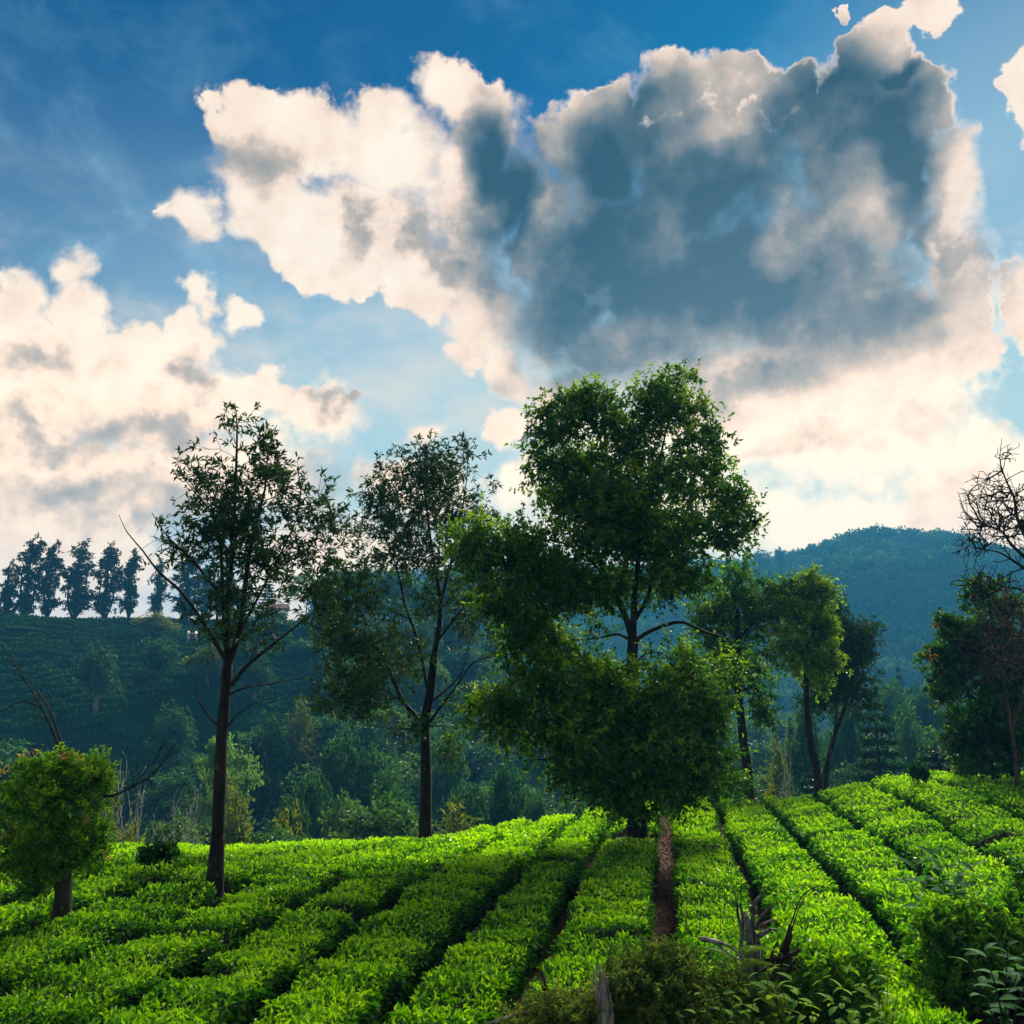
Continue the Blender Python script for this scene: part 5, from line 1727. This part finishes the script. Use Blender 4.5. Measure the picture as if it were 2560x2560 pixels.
wood('tree_stump', 'twisted dark stump with broken upright roots at the near end of the tea rows', 'stump', 752, 950, 10.0,
     [[(752, 985, .045), (750, 950, .04), (748, 925, .032), (746, 912, .02)], [(758, 985, .035), (757, 950, .032), (752, 925, .026), (756, 908, .016)],
      [(744, 980, .028), (741, 950, .024), (743, 920, .018), (740, 904, .010)], [(755, 928, .022), (764, 914, .018), (772, 907, .010)], [(756, 930, .016), (768, 922, .014), (777, 920, .009)],
      [(758, 936, .022), (770, 930, .018), (777, 930, .012)], [(752, 912, .03), (756, 902, .022), (760, 896, .012)], [(757, 935, .014), (760, 945, .012), (765, 955, .008)],
      [(742, 930, .02), (738, 915, .015), (737, 900, .008)]], M['bark_stump'], 'root', 401)
wood('uprooted_root_ball', 'dark tangle of thin roots right beside the twisted stump', 'roots', 785, 965, 9.8,
     [[(770, 985, .02), (780, 960, .03), (788, 940, .03), (790, 925, .012)], [(765, 960, .015), (782, 958, .02), (800, 950, .012)], [(788, 950, .012), (792, 965, .012), (800, 975, .008)], [(786, 948, .01), (794, 962, .01), (806, 970, .006)],
      [(775, 975, .02), (772, 955, .012), (778, 940, .006)], [(780, 980, .02), (795, 960, .012), (798, 940, .005)], [(760, 972, .012), (776, 965, .016), (796, 968, .01)], [(786, 940, .008), (794, 915, .006), (803, 895, .005), (820, 885, .003)], [(790, 935, .006), (800, 905, .004), (808, 890, .003)]],
     M['bark_dark'], 'root', 402)
wood('broken_stump', 'pale grey splintered stump piece standing at the bottom among the weeds', 'stump', 603, 1005, 8.8,
     [[(607, 1080, .06), (606, 1030, .055), (604, 1000, .045), (602, 984, .034), (600, 972, .016), (598, 964, .004)], [(602, 1070, .04), (600, 1015, .035), (597, 992, .026), (595, 976, .012), (595, 966, .003)], [(611, 1070, .04), (610, 1020, .032), (609, 998, .022), (607, 986, .010), (608, 979, .003)], [(605, 1030, .03), (603, 1000, .024), (605, 982, .014), (604, 972, .003)]], M['bark_grey'], 'splinter', 403)
wood('fallen_branch', 'dark forked dead root standing in the weeds at the bottom, left of the pale stump', 'branch', 547, 1015, 9.2,
     [[(552, 1030, .035), (548, 1005, .035), (544, 985, .028), (542, 972, .015)], [(550, 1000, .03), (565, 998, .028), (580, 1008, .02), (592, 1018, .012)], [(548, 1010, .02), (536, 1000, .016), (530, 1012, .010)], [(542, 1016, .02), (530, 1020, .014), (514, 1026, .01)]], M['bark_dark'], 'root', 404)
wood('fallen_branch', 'grey fallen branch lying along the bottom edge left of the dark root', 'branch', 505, 1020, 9.0,
     [[(488, 1024, .014), (505, 1019, .018), (525, 1012, .016), (540, 1010, .01)]], M['bark_grey'], 'limb', 405)
wood('broken_branch', 'pale broken branch lying left of the twisted stump', 'branch', 715, 955, 9.8,
     [[(700, 939, .02), (712, 941, .025), (728, 946, .015), (745, 958, .01)], [(715, 942, .012), (730, 955, .012), (745, 962, .008)]], M['bark_grey'], 'limb', 406)


# fern fronds arching by the stump
def fern(px, py, Yd, fr, seed):
    x = at(px, py, Yd)[0]
    B = np.array([x, Yd, h1(x, Yd)])
    o = thing('fern', 'fern with arching pale green fronds in front of the twisted stump', 'fern', B)
    rng = np.random.default_rng(seed)
    for f in fr:
        pts = [loc_px(a, b, Yd, B, -.1 + .1 * i) + (.004,) for i, (a, b) in enumerate(f)]
        pl = catmull(pts, .02)
        V, F, cap = tube(pl, 3)
        n = len(pl)
        T_ = norm(np.gradient(pl[:, :3], axis=0))
        side = norm(np.cross(T_, np.array([0, 0, 1.0])))
        t = np.linspace(0, 1, n)
        L = .10 * np.sin(np.pi * np.clip(t * .9 + .1, 0, 1)) + .01
        P_ = np.vstack([pl[:, :3], pl[:, :3]]); A_ = np.vstack([side + T_ * .3, -side + T_ * .3]) + np.array([0, 0, -.15])
        V2, F2, nv = leaf_mesh(P_, A_, np.tile(L, 2), np.full(2 * n, .014), rng, up=np.tile([0, 0, 1.0], (2 * n, 1)), curl=.2)
        v_, f_ = merge([(V, F, cap), (V2, F2)])
        mobj('frond', mesh_np('frond', v_, f_, M['grass'], np.full(len(v_), .5)), o)


fern(735, 975, 9.4, [[(735, 975), (728, 955), (705, 948), (690, 955)], [(735, 975), (745, 950), (765, 947), (782, 954)], [(735, 975), (722, 962), (705, 965)], [(735, 975), (752, 960), (775, 965)]], 7)

# thin dry stalks
x0, y0_ = hit(735, 900, .8)
o = thing('dry_stalks', 'thin dry weed stalks standing in the tea left of the twisted stump', 'weed', (x0, y0_, h1(x0, y0_)))
for i, (a, b, c) in enumerate([(733, 932, 858), (741, 930, 845), (720, 935, 890), (708, 936, 893), (699, 932, 888), (685, 930, 892), (722, 925, 880)]):
    q = np.array(o.location)
    Yd = 10.2 + .12 * i
    z0 = at(a, b, Yd); z1 = at(a - 4 + i, c, Yd)
    pl = catmull([(*(z0 - q), .004), (*((z0 + z1) / 2 - q + np.array([.02, 0, 0])), .0035), (*(z1 - q), .0025)], .1)
    V, F, cap = tube(pl, 4)
    v_, f_ = merge([(V, F, cap)])
    mobj('stalk', mesh_np('stalk', v_, f_, M['bark_mossy']), o)

# stones and litter on the path
for i, (a, b, s, lab) in enumerate([(655, 887, .055, 'flat pale stone lying on the earth path below the big tree'), (662, 872, .03, 'small pale stone higher up on the earth path'), (651, 878, .02, 'tiny pale pebble on the left side of the earth path')]):
    x, y = hit(a, b, .05)
    bm_r = np.random.default_rng(500 + i)
    th, ph = np.meshgrid(np.linspace(0, 2 * math.pi, 9)[:-1], np.linspace(.15, math.pi - .15, 5))
    d = np.stack([np.cos(th) * np.sin(ph), np.sin(th) * np.sin(ph) * .7, np.cos(ph) * .4], -1).reshape(-1, 3) * s * bm_r.uniform(.8, 1.2, (40, 1))
    q = (np.arange(4)[:, None] * 8 + np.arange(8)[None]); q2 = (np.arange(4)[:, None] * 8 + (np.arange(8)[None] + 1) % 8)
    F = np.stack([q, q2, q2 + 8, q + 8], -1).reshape(-1, 4)
    o = mobj('stone', mesh_np('stone', d, F, M['white_wall'] if i == 0 else M['bark_pale']))
    o.location = (x, y, h1(x, y) + .06)
    o['label'] = lab; o['category'] = 'stone'


# pebbles and clods on the path
rng = np.random.default_rng(89)
n = 420
v = rng.uniform(10, 32, n); u = -0.25 + rng.normal(size=n) * .16
X, Y_ = xy(u, v)
C_ = np.stack([X, Y_, H(X, Y_) + .06], -1)
octa = np.array([(1, 0, 0), (0, 1, 0), (-1, 0, 0), (0, -1, 0), (0, 0, .6), (0, 0, -.6)], float)
s_ = rng.uniform(.008, .03, n)[:, None, None] * rng.uniform(.7, 1.3, (n, 6, 1))
V = (C_[:, None] + octa[None] * s_).reshape(-1, 3)
tri = np.array([(0, 1, 4), (1, 2, 4), (2, 3, 4), (3, 0, 4), (1, 0, 5), (2, 1, 5), (3, 2, 5), (0, 3, 5)])
F = (np.arange(n)[:, None, None] * 6 + tri[None]).reshape(-1, 3)
o = mobj('pebbles', mesh_np('pebbles', V, F, M['bark_pale']), None, 'stuff')
o['label'] = 'small pebbles and clods strewn over the earth path'; o['category'] = 'pebbles'

# fallen leaves and crumbs of earth on the path
rng = np.random.default_rng(88)
n = 2600
v = rng.uniform(10, 33, n); u = -0.25 + rng.normal(size=n) * .17
X, Y_ = xy(u, v)
P_ = np.stack([X, Y_, H(X, Y_) + .055 + .02 * rng.random(n)], -1)
Vl, Fl, nv = leaf_mesh(P_, rng.normal(size=(n, 3)) * np.array([1, 1, .25]), rng.uniform(.03, .07, n), rng.uniform(.02, .035, n), rng)
M['litter'] = leaf_mat('dead_leaf', (0.05, 0.03, 0.018), (0.14, 0.08, 0.04), (0.30, 0.21, 0.12), .1, .8, (1.1, 1, .8), .1)
o = mobj('leaf_litter', mesh_np('leaf_litter', Vl, Fl, M['litter'], np.repeat(rng.random(n), nv)), None, 'stuff')
o['label'] = 'dead leaves scattered on the bare earth path'; o['category'] = 'leaf litter'

# grass on the near bank
def grass(name, label, cu, cv, ru, rv, n, L, seed):
    rng = np.random.default_rng(seed)
    a = rng.uniform(0, 2 * math.pi, n); q = np.sqrt(rng.random(n))
    u = cu + ru * q * np.cos(a); v = cv + rv * q * np.sin(a)
    X, Y_ = xy(u, v)
    P_ = np.stack([X, Y_, H(X, Y_) - .01], -1)
    A_ = rng.normal(size=(n, 3)) * np.array([.45, .45, .1]) + np.array([0, 0, 1.0])
    Ln = L * rng.uniform(.5, 1.3, n)
    V, F, nv = leaf_mesh(P_, A_, Ln, np.full(n, .009), rng, fine=True, curl=.7, fold=.1)
    o = mobj(name, mesh_np(name, V, F, M['grass'], np.repeat(np.clip(.5 + .25 * rng.normal(size=n), 0, 1), nv)), None, 'stuff')
    o['label'] = label; o['category'] = 'grass'


grass('grass', 'bright grass tufts on the bank in the bottom right corner', 4.0, 9.8, 1.3, 1.2, 14000, .17, 601)
grass('grass', 'short dry grass at the foot of the bare earth gap', 3.0, 10.9, 1.0, .9, 5000, .09, 602)

# ------------------------------------------------------------------ haze
def haze():
    top = 165.0
    V, F = bxv(-900, 900, -120, 1500, -30, top)
    m = bpy.data.materials.new('haze_air')
    m.use_nodes = True
    m.node_tree.nodes.clear()
    T = NT(m.node_tree)
    pv = T.node('ShaderNodeVolumePrincipled', {'Color': (0.06, 0.36, 0.76, 1), 'Density': 0.00058, 'Anisotropy': 0.1})
    T.node('ShaderNodeOutputMaterial', {'Volume': pv.outputs[0]})
    o = mobj('haze', mesh_np('haze', V, F, m), None, 'stuff')
    o['label'] = 'thin blue haze filling the valley and veiling the mountain'; o['category'] = 'haze'


haze()
